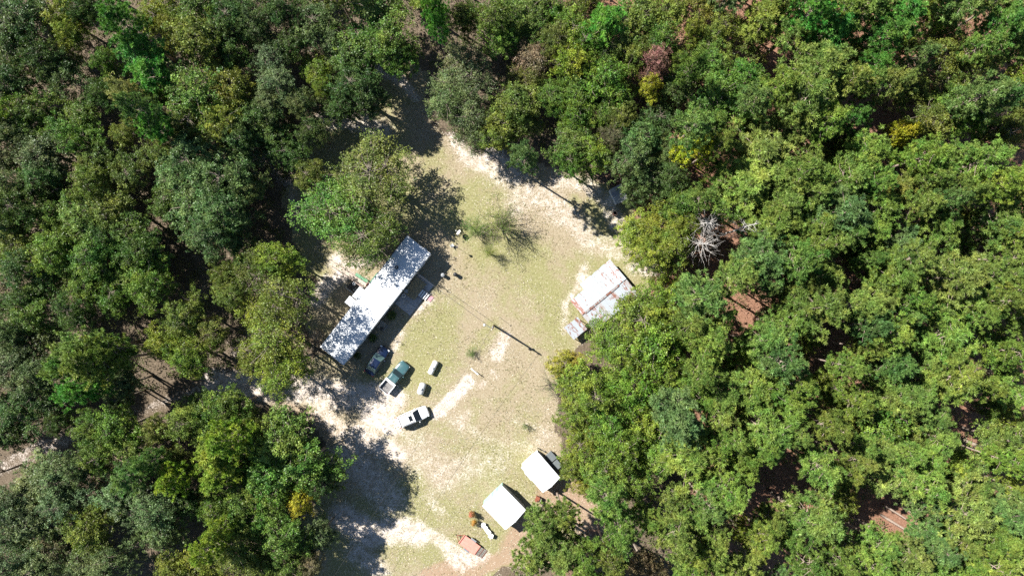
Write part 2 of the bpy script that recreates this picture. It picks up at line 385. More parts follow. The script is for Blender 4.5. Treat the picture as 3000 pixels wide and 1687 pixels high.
def bent(p0, p1, g, k=4, amt=0.08, sag=0.0):
    p0, p1 = np.array(p0, float), np.array(p1, float); L_ = np.linalg.norm(p1 - p0)
    out = []
    for i in range(k + 1):
        t = i / k; q = p0 + (p1 - p0) * t
        if 0 < i < k: q = q + g.normal(size=3) * amt * L_ * 0.5
        q[2] -= sag * L_ * t * (1 - t)
        out.append(tuple(q))
    return out

OAK_R, OAK_H = 3.5, 11.0
def oak_proto(i, lobes=9, clumps=40, leaves=42, lsize=0.18, sparse=0.0, flat=1.0, spread=1.0):
    g = np.random.default_rng(100 + i)
    cz = 7.0; C = []; Nn = []; T = []; mb = MB()
    lean = g.normal(size=2) * 0.25
    fork = (lean[0] * 0.5, lean[1] * 0.5, g.uniform(3.2, 4.4))
    mb.tube([(0, 0, -0.2), (lean[0] * 0.2, lean[1] * 0.2, 1.5), fork], [0.24, 0.19, 0.15], 7)
    mb.tube([fork, (lean[0], lean[1], 7.0), (lean[0] * 1.1, lean[1], 9.2)], [0.14, 0.09, 0.03], 6)
    ang0 = g.uniform(0, 6.28)
    for k in range(lobes):
        if k == 0: lc = np.array([lean[0], lean[1], cz + 1.9]); lr = 0.52 * OAK_R
        else:
            a = ang0 + 2.399 * k + g.normal() * 0.25
            rr = OAK_R * spread * (0.36 + 0.36 * g.random() if k > 3 else 0.28)
            lc = np.array([math.cos(a) * rr, math.sin(a) * rr, cz + (1.5 - 2.5 * (rr / OAK_R) ** 1.4 + g.normal() * 0.55) * flat]); lr = OAK_R * g.uniform(0.28, 0.46)
        mb.tube(bent(fork if g.random() < 0.6 else (lean[0] * .7, lean[1] * .7, 5.2), lc, g), [0.10, 0.075, 0.055, 0.04, 0.02], 5)
        nb = int(clumps * (lr / (0.4 * OAK_R)) ** 2)
        d = unit(g.normal(size=(nb * 2, 3))); d = d[d[:, 2] > -0.35][:nb]
        rad = lr * g.uniform(0.45, 1.30, len(d)) * (1 + 0.25 * np.sin(d[:, 0] * 5 + k) * np.cos(d[:, 1] * 6))
        cc = lc + d * rad[:, None] * np.array([1, 1, 0.82])
        keep = g.random(len(cc)) > sparse; cc = cc[keep]; d = d[keep]
        lobe_t = g.normal() * 0.10
        for j in range(0, len(cc), 3):
            mb.tube(bent(lc + (cc[j] - lc) * 0.1, cc[j], g, 2, 0.2), [0.035, 0.024, 0.010], 4, cap=False)
        for q, dd in zip(cc, d):
            cr = g.uniform(0.20, 0.46); m_ = max(5, int(leaves * (cr / 0.36) ** 2))
            o_ = unit(g.normal(size=(m_, 3))) * (g.random(m_) ** 0.5)[:, None] * cr * np.array([1.15, 1.15, 0.75])
            C.append(q + o_); Nn.append(dd * 0.6 + np.array([0, 0, 0.55]) + unit(g.normal(size=(m_, 3))) * 0.95)
            T.append(np.clip(g.normal(0.46 + lobe_t, 0.15), 0, 1) + g.normal(size=m_) * 0.17)
    C = np.concatenate(C); Nn = np.concatenate(Nn); T = np.concatenate(T)
    cm = foliage_mesh('broadleaf_crown', quad_leaves(C, Nn, lsize, g), 4, T, LEAF)
    return cm, wood_mesh('broadleaf_trunk', mb, BARK)

PINE_R, PINE_H = 2.7, 17.0
def pine_proto(i, dense=1.0, drop=1.0):
    g = np.random.default_rng(500 + i); mb = MB(); V = []; T = []
    ln = g.normal(size=2) * 0.35
    def axis(z): t = z / PINE_H; return np.array([ln[0] * t * t, ln[1] * t * t, z])
    mb.tube([tuple(axis(z)) for z in (-0.2, 2, 6, 10, 13, 15, 16.8)], [0.20, 0.175, 0.15, 0.12, 0.09, 0.06, 0.02], 7)
    puffs = []
    z = 9.2; a = g.uniform(0, 6.28)
    while z < 16.6:
        t = (z - 9.2) / 7.6
        L_ = PINE_R * (0.55 + 0.9 * t if t < 0.35 else 1.0 - 0.80 * ((t - 0.35) / 0.65) ** 1.25) * 1.02
        for k in range(g.integers(3, 5)):
            a += 2.399 + g.normal() * 0.3
            l = L_ * g.uniform(0.62, 1.12); rise = g.uniform(0.05, 0.45) * l
            p0 = axis(z + g.normal() * 0.15); tip = p0 + np.array([math.cos(a) * l, math.sin(a) * l, rise])
            mb.tube(bent(p0, tip, g, 3, 0.08, sag=0.25), [0.042, 0.032, 0.022, 0.010], 4, cap=False)
            for f in ((1.0, 0.66) if l > 1.1 else (0.9,)):
                side = 0.0 if f > 0.8 else g.choice([-1, 1]) * g.uniform(0.25, 0.6) * l * 0.5
                pad = p0 + (tip - p0) * f + np.array([-math.sin(a), math.cos(a), 0]) * side; pad[2] += 0.12 - 0.25 * f * (1 - f) * l
                sp = g.uniform(0.24, 0.40)
                for q in range(int(g.integers(4, 7))): puffs.append((pad + g.normal(size=3) * np.array([sp, sp, 0.13]), g.uniform(0.26, 0.44)))
        z += g.uniform(0.55, 0.85)
    top = axis(16.8)
    for k in range(9): puffs.append((top + g.normal(size=3) * np.array([0.35, 0.35, 0.25]), g.uniform(0.35, 0.5)))
    for k in range(34):
        zz = g.uniform(13.2, 16.6); rr = (17.2 - zz) * 0.34 * g.uniform(0.3, 1.2); aa = g.uniform(0, 6.28); puffs.append((axis(zz) + np.array([math.cos(aa) * rr, math.sin(aa) * rr, g.uniform(-.2, .5)]), g.uniform(0.34, 0.55)))
    for c_, pr in puffs:
        m_ = int(42 * dense); d = unit(g.normal(size=(m_, 3)) + np.array([0, 0, 0.55]))
        ln_ = pr * g.uniform(0.75, 1.15, m_)[:, None]; sd = unit(np.cross(d, g.normal(size=(m_, 3)))) * (0.036 + 0.012 * g.random(m_))[:, None]
        b0 = c_ + d * ln_ * 0.12
        V.append(np.stack([b0 - sd, b0 + sd, c_ + d * ln_], 1).reshape(-1, 3)); T.append(np.clip(g.normal(0.48, 0.16), 0.05, 0.95) + g.normal(size=m_) * 0.12)
    cm = foliage_mesh('pine_crown', np.concatenate(V), 3, np.concatenate(T), NEEDLE)
    return cm, wood_mesh('pine_trunk', mb, PINEBARK)

def branch_rec(mb, p, d, L_, r, depth, g, tips, up=0.1, spread=0.6, n=5):
    pts = [p]; q = np.array(p); dd = np.array(d)
    for k in range(3):
        dd = unit(dd + g.normal(size=3) * 0.16 + np.array([0, 0, up])); q = q + dd * L_ / 3; pts.append(q.copy())
    mb.tube([tuple(x) for x in pts], [r, r * 0.8, r * 0.62, r * 0.42], n, cap=False)
    tips.append(q)
    if depth > 0:
        for k in range(g.integers(2, 5)):
            s_ = pts[g.integers(1, 4)]
            branch_rec(mb, s_, unit(dd + g.normal(size=3) * spread), L_ * g.uniform(0.5, 0.8), r * 0.48, depth - 1, g, tips, up, spread, 4)

def dead_proto(i, h, low=0.35, reach=1.0, nb=34):
    g = np.random.default_rng(900 + i); mb = MB(); tips = []
    kx, ky = g.normal(size=2) * 0.25
    ax = lambda z: np.array([kx * math.sin(z * 0.6), ky * math.sin(z * 0.5), z])
    mb.tube([tuple(ax(z)) for z in np.linspace(-0.2, h, 8)], list(np.linspace(0.2, 0.04, 8)), 7)
    a = 0
    for z in np.linspace(h * low, h * 0.98, nb):
        a += 2.399 + g.normal() * 0.4; l = (0.7 + 2.2 * (1 - (z / h - low) / (1 - low)) ** 0.7) * g.uniform(0.6, 1.1) * reach
        branch_rec(mb, ax(z), unit(np.array([math.cos(a), math.sin(a), g.uniform(-0.1, 0.5)])), l, 0.027, 1, g, tips, 0.05, 0.7)
    return wood_mesh('dead_trunk', mb, DEADWOOD)

def vase_proto(i, h, stems=7, leaf_n=9, width=0.32):
    """several thin upright stems with a thin scatter of small leaves"""
    g = np.random.default_rng(700 + i); mb = MB(); tips = []
    for k in range(stems):
        a = 2.399 * k + g.normal() * 0.3
        branch_rec(mb, np.array([math.cos(a) * 0.12, math.sin(a) * 0.12, -0.05]), unit(np.array([math.cos(a) * width, math.sin(a) * width, 1.0])), h * 0.5, 0.085, 3, g, tips, 0.12, 0.42)
    tips = np.array(tips); tips = tips[tips[:, 2] > h * 0.3]
    C = np.repeat(tips, leaf_n, 0) + g.normal(size=(len(tips) * leaf_n, 3)) * 0.22
    cm = foliage_mesh('shrub_leaves', quad_leaves(C, unit(g.normal(size=C.shape)) + np.array([0, 0, 0.7]), 0.13, g), 4, g.normal(0.5, 0.2, len(C)), LEAF)
    return cm, wood_mesh('shrub_stems', mb, BARK)

def bush_proto(i, n=70):
    """low rounded bush about 1 m radius"""
    g = np.random.default_rng(800 + i); mb = MB(); C = []; Nn = []; T = []
    for k in range(9):
        a = g.uniform(0, 6.28); mb.tube(bent((0, 0, -0.05), (math.cos(a) * 0.6, math.sin(a) * 0.6, g.uniform(0.5, 1.1)), g, 3, 0.15), [0.03, 0.02, 0.015, 0.008], 4)
    d = unit(g.normal(size=(n * 3, 3))); d = d[d[:, 2] > -0.1][:n]
    for dd in d:
        q = dd * np.array([0.9, 0.9, 0.75]) * g.uniform(0.5, 1.1) + np.array([0, 0, 0.45]); m_ = 22
        C.append(q + g.normal(size=(m_, 3)) * 0.12); Nn.append(dd + np.array([0, 0, 0.6]) + g.normal(size=(m_, 3)) * 0.6); T.append(np.clip(g.normal(0.48, 0.15), 0, 1) + g.normal(size=m_) * 0.1)
    C = np.concatenate(C); C[:, 2] = np.maximum(C[:, 2], 0.05)
    return foliage_mesh('bush_leaves', quad_leaves(C, np.concatenate(Nn), 0.13, g), 4, np.concatenate(T), LEAF), wood_mesh('bush_stems', mb, BARK)

OAKS = [oak_proto(0), oak_proto(1, lobes=11), oak_proto(2, lobes=8, clumps=46, spread=1.15), oak_proto(3, lobes=12, clumps=34), oak_proto(4, lobes=10, flat=1.4), oak_proto(5, lobes=14, clumps=30, flat=0.8, spread=1.1), oak_proto(6, lobes=10, lsize=0.2), oak_proto(7, lobes=12, clumps=34, flat=1.2, spread=1.2)]
OPEN_OAKS = [oak_proto(20, lobes=10, sparse=0.28, leaves=26, lsize=0.17), oak_proto(21, lobes=12, sparse=0.24, leaves=26, lsize=0.17)]
BIG_OAKS = [oak_proto(30, lobes=22, clumps=38, leaves=22, lsize=0.17, spread=1.25, flat=1.2), oak_proto(31, lobes=25, clumps=34, leaves=22, lsize=0.17, spread=1.28, flat=1.1)]
PINES = [pine_proto(k) for k in range(6)]

PAL = {  # leaf colours
 'olive': (0.112, 0.155, 0.029), 'green': (0.092, 0.166, 0.028), 'dark': (0.06, 0.108, 0.026), 'blue': (0.08, 0.145, 0.043), 'grey': (0.105, 0.15, 0.056),
 'lime': (0.152, 0.202, 0.029), 'vivid': (0.085, 0.225, 0.034), 'pale': (0.26, 0.27, 0.1), 'gold': (0.3, 0.26, 0.03), 'yellow': (0.36, 0.385, 0.03),
 'orange': (0.42, 0.17, 0.06), 'red': (0.26, 0.15, 0.12), 'sunny': (0.175, 0.265, 0.032), 'bright': (0.13, 0.214, 0.03), 'brown': (0.14, 0.12, 0.06), 'pine': (0.132, 0.205, 0.04), 'pinel': (0.165, 0.235, 0.045), 'pineg': (0.105, 0.185, 0.05)}
HUE = {'olive': 'olive green', 'green': 'mid green', 'dark': 'dark green', 'blue': 'cool green', 'grey': 'grey-green', 'lime': 'yellow-green', 'vivid': 'vivid green', 'pale': 'pale green', 'gold': 'golden',
       'yellow': 'bright yellow', 'orange': 'orange', 'red': 'reddish', 'sunny': 'light yellow-green', 'bright': 'bright green', 'brown': 'brownish', 'pine': 'green', 'pinel': 'light green', 'pineg': 'bluish green'}

# every crown as it stands in the photograph: x, y, radius in overview pixels, kind, colour
TREES = []
def T_(kind, col, *xyr):
    for q in xyr: TREES.append((q[0], q[1], q[2], kind, col, q[3] if len(q) > 3 else None))
# upper left wood
T_('o', 'dark', (50, 60, 72), (50, 140, 58), (120, 150, 50), (165, 190, 55), (30, 215, 55), (262, 240, 40), (585, 45, 55), (650, 65, 52), (610, 350, 48), (690, 340, 48), (893, 150, 58), (893, 215, 58, 12), (925, 245, 48, 10.5), (725, 385, 44), (790, 330, 40), (655, 300, 55), (215, 30, 40), (715, 30, 45), (740, 110, 45), (855, 270, 45))
T_('o', 'lime', (157, 45, 48), (185, 90, 42), (398, 45, 50), (800, 180, 40), (818, 228, 28), (20, 285, 45))
T_('o', 'green', (500, 22, 55), (205, 295, 50), (150, 330, 50), (200, 355, 46), (590, 135, 45), (85, 350, 45))
T_('p', 'vivid', (305, 62, 42), (352, 125, 48), (383, 190, 42), (385, 318, 38))
T_('p', 'pineg', (342, 272, 34))
T_('o', 'olive', (500, 110, 62), (560, 100, 48), (85, 280, 50), (500, 240, 74), (590, 228, 58), (480, 305, 64), (570, 310, 58), (250, 405, 50), (235, 460, 50), (335, 430, 54), (400, 250, 35), (440, 80, 40), (420, 390, 40))
T_('o', 'pale', (322, 232, 36, 14))
T_('o', 'grey', (800, 60, 56), (690, 155, 46), (705, 215, 48), (110, 390, 64), (680, 262, 42), (30, 470, 50), (30, 330, 46), (20, 400, 46), (845, 110, 42))
T_('o', 'blue', (485, 400, 62), (450, 455, 62), (560, 445, 68), (610, 415, 44), (620, 478, 46), (115, 440, 48), (500, 515, 72), (567, 532, 62), (535, 590, 56), (583, 595, 42))
# wood along the top centre
T_('o', 'green', (945, 45, 84), (978, 105, 66), (1003, 152, 46, 12), (1250, 50, 58), (1325, 42, 62), (1265, 98, 46), (1345, 88, 52), (1475, 112, 52), (1540, 122, 54), (1510, 200, 66), (1540, 245, 56), (1440, 370, 58), (1490, 395, 52), (1432, 402, 42))
T_('p', 'vivid', (1092, 28, 28), (1098, 62, 25), (1527, 55, 44))
T_('o', 'olive', (1170, 50, 40), (1610, 50, 58), (1325, 205, 46), (1300, 268, 56), (1258, 325, 54), (1560, 300, 40), (1590, 142, 44), (1325, 310, 44), (1400, 110, 44))
T_('q', 'grey', (1160, 160, 62), (1125, 215, 56), (1190, 205, 60), (1125, 268, 52), (1178, 300, 58), (1198, 345, 46))
T_('q', 'brown', (1345, 150, 58), (1540, 345, 34))
T_('o', 'lime', (1440, 85, 54), (1440, 158, 52), (1680, 35, 54))
T_('o', 'green', (1455, 235, 54), (1450, 288, 50), (1508, 292, 44), (1390, 250, 44), (1660, 100, 44), (1385, 30, 40))
T_('o', 'red', (1645, 163, 38, 13.5)); T_('o', 'gold', (1632, 222, 30, 12.5))
T_('o', 'blue', (1610, 350, 54), (1590, 400, 54), (1628, 448, 48, 10), (1675, 385, 40)); T_('o', 'dark', (1660, 300, 48), (1602, 482, 32, 7.5), (1700, 230, 46), (1690, 450, 45))
# the great oaks over the end of the home
T_('b', 'olive', (945, 440, 108, 11.5)); T_('b', 'green', (842, 530, 100, 11.0), (925, 588, 92, 10.5))
T_('o', 'olive', (780, 440, 40))
# left wood, middle
T_('o', 'dark', (50, 515, 58), (65, 675, 54), (365, 635, 52), (190, 785, 48), (90, 870, 60), (20, 560, 50), (150, 480, 40), (280, 600, 42), (60, 760, 46))
T_('o', 'green', (140, 545, 45), (215, 560, 62), (165, 585, 52), (235, 650, 58), (335, 585, 54), (217, 710, 58), (120, 722, 54), (90, 795, 50), (335, 685, 58), (385, 715, 56), (50, 645, 46), (290, 740, 50), (170, 650, 40), (620, 660, 40))
T_('o', 'lime', (140, 635, 56), (420, 868, 48), (483, 900, 52), (700, 655, 50))
T_('o', 'olive', (285, 525, 58), (50, 605, 56), (467, 800, 52), (533, 833, 46), (590, 735, 42), (430, 500, 48), (570, 690, 34))
T_('q', 'olive', (720, 750, 74), (650, 690, 62)); T_('q', 'lime', (690, 860, 78), (640, 890, 52), (742, 905, 54), (660, 775, 56), (700, 950, 50))
T_('p', 'pine', (200, 880, 50), (238, 915, 50), (165, 925, 42), (270, 880, 34))
T_('o', 'grey', (35, 915, 64), (95, 945, 54), (35, 835, 48), (320, 960, 40), (300, 1000, 34))
# lower left wood
T_('o', 'dark', (50, 1030, 58), (100, 990, 56), (35, 1085, 46), (150, 1060, 34), (812, 1205, 44, 13), (340, 1175, 42), (480, 1260, 44))
T_('p', 'vivid', (195, 985, 42)); T_('p', 'sunny', (583, 1105, 46), (533, 1150, 46), (550, 1198, 42), (443, 1208, 36), (543, 1340, 28), (523, 1378, 33)); T_('p', 'pineg', (327, 1200, 38), (377, 1165, 28))
T_('o', 'green', (300, 1078, 56), (235, 1085, 44), (250, 1150, 48), (583, 1025, 50), (717, 1118, 82, 14.5), (767, 1168, 74, 14), (683, 1185, 66, 14), (633, 1235, 58), (700, 1228, 56, 13), (550, 1275, 44), (667, 1315, 48), (717, 1345, 58), (600, 1300, 50), (640, 1130, 50))
T_('o', 'olive', (340, 1112, 48), (477, 1065, 56), (533, 1052, 56), (627, 1075, 48), (440, 1165, 40), (400, 1080, 40), (235, 1330, 58), (717, 1415, 54), (600, 1380, 58), (650, 1415, 54))
T_('o', 'grey', (150, 1200, 66), (100, 1232, 64), (167, 1260, 56), (33, 1268, 58), (83, 1302, 60), (150, 1318, 54), (333, 1280, 58), (400, 1280, 56), (415, 1332, 48), (300, 1245, 46), (33, 1415, 58), (100, 1425, 56), (217, 1415, 56), (283, 1412, 52), (200, 1180, 40), (40, 1350, 50))
T_('o', 'gold', (762, 1256, 36, 13.5)); T_('o', 'brown', (785, 1408, 40, 10), (150, 1375, 40)); T_('o', 'lime', (500, 1432, 56), (440, 1425, 46))
# right edge of the clearing
T_('o', 'lime', (1650, 590, 62, 9), (1600, 585, 46, 8), (1690, 620, 50), (1640, 650, 46), (1720, 570, 44))
T_('o', 'bright', (1618, 800, 76), (1665, 765, 62), (1640, 860, 70), (1560, 900, 66), (1690, 850, 56), (1500, 985, 60), (1580, 985, 62), (1530, 1065, 62), (1560, 1135, 60), (1500, 1175, 50), (1620, 1065, 56), (1640, 1150, 56), (1680, 940, 52), (1590, 1220, 46))
T_('q', 'bright', (1524, 846, 60, 9)); T_('o', 'gold', (1425, 915, 42, 8)); T_('o', 'lime', (1442, 970, 42, 8), (1450, 1045, 46, 9), (1462, 1112, 46, 9), (1440, 1172, 36, 8), (1470, 1205, 34, 7))
T_('o', 'orange', (1697, 733, 20, 7)); T_('o', 'yellow', (1750, 377, 40, 15.5)); T_('o', 'yellow', (2262, 333, 30, 14))
T_('p', 'pinel', (1530, 1262, 44), (1790, 850, 44), (1780, 880, 38)); T_('p', 'pine', (1372, 1335, 46, 15), (1400, 1385, 52, 15), (1338, 1405, 42, 15), (1462, 1410, 44), (1560, 1335, 46), (1415, 1300, 36, 14))
# right-hand pine wood
T_('p', 'vivid', (2100, 93, 50), (2050, 23, 44), (2217, 87, 42), (2277, 27, 44), (2200, 167, 36), (2150, 293, 32), (2530, 65, 46))
T_('p', 'pine', (2067, 173, 62), (2017, 240, 60), (2083, 235, 52), (2017, 317, 60), (1950, 433, 54), (2183, 393, 46), (2133, 450, 52))
T_('p', 'pinel', (1917, 383, 70), (1867, 450, 64), (1960, 560, 52), (2420, 770, 46), (2240, 840, 46))
T_('o', 'olive', (2383, 133, 60), (2290, 230, 44), (1820, 80, 50), (1900, 90, 50), (1770, 120, 46), (2450, 170, 50)); T_('o', 'green', (1800, 250, 60), (1850, 280, 56), (1790, 170, 50), (1870, 200, 50), (2390, 260, 60), (2440, 300, 50), (1840, 530, 52), (1920, 500, 46))
GAPS = [(245, 45, 30), (140, 495, 30), (235, 205, 34), (1105, 95, 45), (1380, 360, 40), (480, 620, 30), (510, 690, 50), (300, 810, 62), (350, 870, 36), (370, 1340, 40), (420, 1390, 30), (1480, 1340, 48), (1877, 800, 38), (2117, 850, 40), (2060, 925, 36),
        (2433, 893, 32), (2050, 1042, 36), (2190, 1270, 46), (2265, 1310, 52), (2000, 1185, 42), (1917, 1242, 50), (2440, 1085, 34), (2400, 1060, 26), (1967, 1415, 36), (2500, 1205, 34), (1957, 130, 36), (2170, 85, 20), (2200, 320, 46), (1945, 285, 30), (2433, 67, 34),
        (1800, 600, 72), (1850, 590, 50), (2300, 560, 34), (2480, 695, 20), (2240, 130, 22), (1730, 690, 34), (2110, 1130, 26), (1440, 1450, 26), (2330, 700, 22), (2140, 700, 18)]
NOFILL = [(1060, 100), (990, 170), (990, 300), (640, 395), (640, 640), (440, 620), (430, 760), (380, 860), (380, 960), (0, 1110), (0, 1230), (340, 1100), (600, 1005), (760, 1060), (870, 1120), (880, 1260), (800, 1449), (800, 1530), (1290, 1530), (1330, 1300), (1450, 1290), (1400, 1130), (1370, 960), (1380, 850), (1580, 760), (1560, 560), (1440, 450), (1160, 400)]
g = np.random.default_rng(5)
occ = [(t[0], t[1], t[2]) for t in TREES]
for rep in range(9000):
    x = g.uniform(-100, 2600); y = g.uniform(-90, 1475)
    inside_frame = 0 < x < 2576 and 0 < y < 1449
    r = (29 + 44 * g.random() ** 1.3) if x > 1650 else (32 + 40 * g.random() ** 1.2)
    ring8 = np.arange(9) * math.pi / 4; rad8 = np.where(np.arange(9) == 8, 0, r * 0.75)
    if in_poly(x + np.cos(ring8) * rad8, y + np.sin(ring8) * rad8, NOFILL).any(): continue
    if any(math.hypot(x - a, y - b) < c_ + r * 0.62 for a, b, c_ in GAPS): continue
    pk = 0.90 if (x > 1720 and y > 480) else (0.58 if x > 1720 else (0.3 if x > 1500 and y > 1000 else 0.06))
    f = (0.60 if x > 1700 else 0.83) if inside_frame else 0.95
    if any(math.hypot(x - a, y - b) < f * (r + c_) for a, b, c_ in occ): continue
    k = 'p' if g.random() < pk else 'o'
    if k == 'p': col = str(g.choice(['pine', 'pinel', 'pineg'], p=[0.55, 0.27, 0.18]))
    elif x > 1500: col = str(g.choice(['green', 'olive', 'lime', 'bright', 'brown'], p=[0.30, 0.22, 0.18, 0.26, 0.04]))
    else: col = str(g.choice(['green', 'olive', 'dark', 'grey', 'lime'], p=[0.3, 0.25, 0.2, 0.17, 0.08]))
    occ.append((x, y, r)); TREES.append((x, y, r, k, col, None))

LANDMARKS = [('the white mobile home', 945, 755), ('the rusty tin roof', 1500, 740), ('the reddish tree', 1645, 165), ('the bright yellow tree', 1750, 377), ('the bare dead trees', 1800, 610),
    ('the two white sheds', 1330, 1220), ('the top left corner', 0, 0), ('the bottom left corner', 0, 1449), ('the top right corner', 2576, 0), ('the bottom right corner', 2576, 1449), ('the sandy lane', 330, 1040),
    ('the golden tree at lower left', 757, 1252), ('the large red soil opening', 2230, 1290), ('the black gap at upper right', 2200, 317), ('the small red soil opening', 1877, 800), ('the vivid pines at upper left', 352, 125),
    ('the middle of the top edge', 1288, 0), ('the middle of the right edge', 2576, 724), ('the middle of the left edge', 0, 724), ('the pale green tree', 322, 232)]
DIRS = ['right of', 'above right of', 'above', 'above left of', 'left of', 'below left of', 'below', 'below right of']
ORD = ['nearest', 'second nearest', 'third nearest', 'fourth nearest', 'fifth nearest', 'sixth nearest', 'seventh nearest', 'eighth nearest', 'ninth nearest', 'tenth nearest', 'eleventh nearest', 'twelfth nearest']
UNIQUE = {(1645, 163): 'thin reddish autumn tree among green crowns at upper right', (1632, 222): 'small golden tree just below the reddish tree', (1750, 377): 'bright yellow tree at the upper right, left of a wide pine',
    (2262, 333): 'small bright yellow tree right of the black gap at upper right', (762, 1256): 'golden tree overhanging the sandy yard at lower left', (945, 440): 'great olive green oak above the upper end of the mobile home',
    (842, 530): 'great mid green oak left of the olive one, above the home', (925, 588): 'great green oak spreading over the upper end of the mobile home', (1425, 915): 'golden tree at the clearing edge below the tin roof',
    (1697, 733): 'small orange tree right of the tin roof', (322, 232): 'pale green tree below the vivid pines at upper left', (1345, 150): 'brownish thinning tree in the wood along the top', (1524, 846): 'thin bright green tree leaning over the tin roof',
    (785, 1408): 'brownish autumn tree at the bottom edge beside the sandy yard', (2150, 293): 'vivid pine with round tufts left of the black gap', (690, 860): 'broad thin yellow-green tree left of the lower end of the home'}
KINDS = {'o': 'broadleaf tree', 'q': 'open-crowned broadleaf tree', 'b': 'great oak', 'p': 'pine'}
GROUPS = {'o': 'broadleaf trees of the wood', 'q': 'open-crowned broadleaf trees', 'b': 'great oaks by the home', 'p': 'pines of the wood'}
ranks = {}
for i, (x, y, r, k, col, h) in enumerate(TREES):
    lm = min(LANDMARKS, key=lambda q: math.hypot(q[1] - x, q[2] - y))
    d = int(round(math.degrees(math.atan2(lm[2] - y, x - lm[1])) / 45.0)) % 8
    ranks.setdefault((KINDS[k], lm[0], d), []).append((math.hypot(lm[1] - x, lm[2] - y), i))
LABEL = {}
for (kn, lm, d), arr in ranks.items():
    for n_, (dist, i) in enumerate(sorted(arr)):
        x, y, r, k, col, h = TREES[i]
        size = 'broad' if r > 57 else ('small' if r < 41 else '')
        LABEL[i] = ' '.join(f"{size} {HUE[col]} {kn}, {ORD[min(n_, 11)]} {DIRS[d]} {lm}".split())
def make_tree(i, x, y, r, k, col, h):
    gg = np.random.default_rng(2000 + i)
    px, py = x * OV, y * OV
    Rm = r * OV / 20 * 0.90
    if h is None: h = (gg.uniform(13.5, 20.5) if k == 'p' else 7.2 + Rm * 1.35 + gg.uniform(-1.8, 2.2))
    zc = h * (0.80 if k == 'p' else 0.68)
    if k == 'p': cm, tm = PINES[gg.integers(len(PINES))]; R0, H0 = PINE_R, PINE_H; nm = 'pine_tree'
    elif k == 'b': cm, tm = BIG_OAKS[i % 2]; R0, H0 = OAK_R * 1.12, OAK_H; nm = 'great_oak_tree'
    elif k == 'q': cm, tm = OPEN_OAKS[gg.integers(len(OPEN_OAKS))]; R0, H0 = OAK_R, OAK_H; nm = 'broadleaf_tree'
    else: cm, tm = OAKS[gg.integers(len(OAKS))]; R0, H0 = OAK_R, OAK_H; nm = 'broadleaf_tree'
    Rm = r * OV / 20 * (1 - zc / 100)
    root = empty(nm, (gx(px, zc), gy(py, zc), 0), gg.uniform(0, 6.283))
    sc = Rm / R0 * (1.30 if k == 'p' else (1.0 if k == 'b' else 1.20))
    st_y = gg.uniform(0.82, 1.2); root.scale = (sc / math.sqrt(st_y), sc * math.sqrt(st_y), h / H0)
    tag(root, UNIQUE.get((x, y), LABEL[i]), 'tree', GROUPS[k])
    t_ = bpy.data.objects.new('trunk', tm); COL.objects.link(t_); t_.parent = root
    c_ = bpy.data.objects.new('crown', cm); COL.objects.link(c_); c_.parent = root
    j = gg.normal(size=3) * np.array([0.07, 0.05, 0.08]); v = gg.uniform(0.88, 1.14); cc = np.array(PAL[col]) * (1 + j) * v
    c_.color = (*[float(q) for q in cc], 1)
    return root
for i, t in enumerate(TREES): make_tree(i, *t)

# bare dead trees
for n_, (px, py, h, lean, lab) in enumerate([(2004, 678, 14.0, (0.0, 0.0), 'bare grey dead tree with spidery branches, uppermost of the three'), (2008, 735, 13.5, (0.02, -0.05), 'bare grey dead tree with spidery branches, lowest of the three'),
                              (2094, 694, 16.5, (0.0, 0.03), 'tall pale dead trunk seen at length, right of the other bare trees')]):
    root = empty('dead_tree', P(px, py), n_ * 1.3); root.rotation_euler = (lean[1], lean[0], n_ * 1.3)
    tag(root, lab, 'dead tree', 'bare dead trees')
    o = bpy.data.objects.new('trunk', dead_proto(n_, h, 0.5 if n_ < 2 else 0.45, 1.05 if n_ < 2 else 0.6, 40 if n_ < 2 else 22)); COL.objects.link(o); o.parent = root
# shrubs and saplings in the clearing
def shrub(name, protos, px, py, h0, h, rx, col, label, cat='shrub', group='shrubs in the clearing', rz=0.0):
    root = empty(name, P(px, py), rz); root.scale = (rx, rx, h / h0); tag(root, label, cat, group)
    o = bpy.data.objects.new('stems', protos[1]); COL.objects.link(o); o.parent = root
    o = bpy.data.objects.new('leaves', protos[0]); COL.objects.link(o); o.parent = root; o.color = (*PAL[col], 1) if isinstance(col, str) else (*col, 1)
    return root
VASE = [vase_proto(0, 6.0, 13, 7, 0.34), vase_proto(1, 6.0, 6, 12, 0.26), vase_proto(2, 6.0, 9, 3, 0.4)]
BUSH = [bush_proto(0), bush_proto(1, 90)]
shrub('open_shrub', VASE[0], 1466, 662, 6.0, 5.8, 1.0, 'olive', 'tall thinly leaved shrub standing alone in the clearing with a fanning shadow', 'shrub')
shrub('leafy_bush', VASE[1], 1396, 680, 6.0, 3.0, 0.8, 'green', 'leafy green bush beside the satellite dish, left of the tall thin shrub')
shrub('sapling', VASE[1], 1437, 745, 6.0, 3.2, 0.42, 'lime', 'slender leafy sapling below the tall thin shrub')
shrub('sapling', VASE[1], 1385, 1034, 6.0, 1.3, 0.34, 'green', 'small weedy sapling above the propped white plank', rz=1)
shrub('sapling', VASE[1], 1540, 1243, 6.0, 1.6, 0.22, 'green', 'thin sapling in the grass above the smaller white shed', rz=2)
shrub('bare_shrub', VASE[2], 1612, 1125, 6.0, 4.2, 0.75, 'grey', 'greyish nearly bare shrub beside the golden tree at the clearing edge')
shrub('autumn_shrub', BUSH[1], 1384, 1500, 1.2, 1.8, 0.5, (0.40, 0.19, 0.09), 'orange autumn shrub left of the white shed with a mint front')
shrub('autumn_shrub', BUSH[0], 1389, 1524, 1.2, 1.8, 0.5, (0.40, 0.26, 0.05), 'golden autumn shrub just below the orange one')
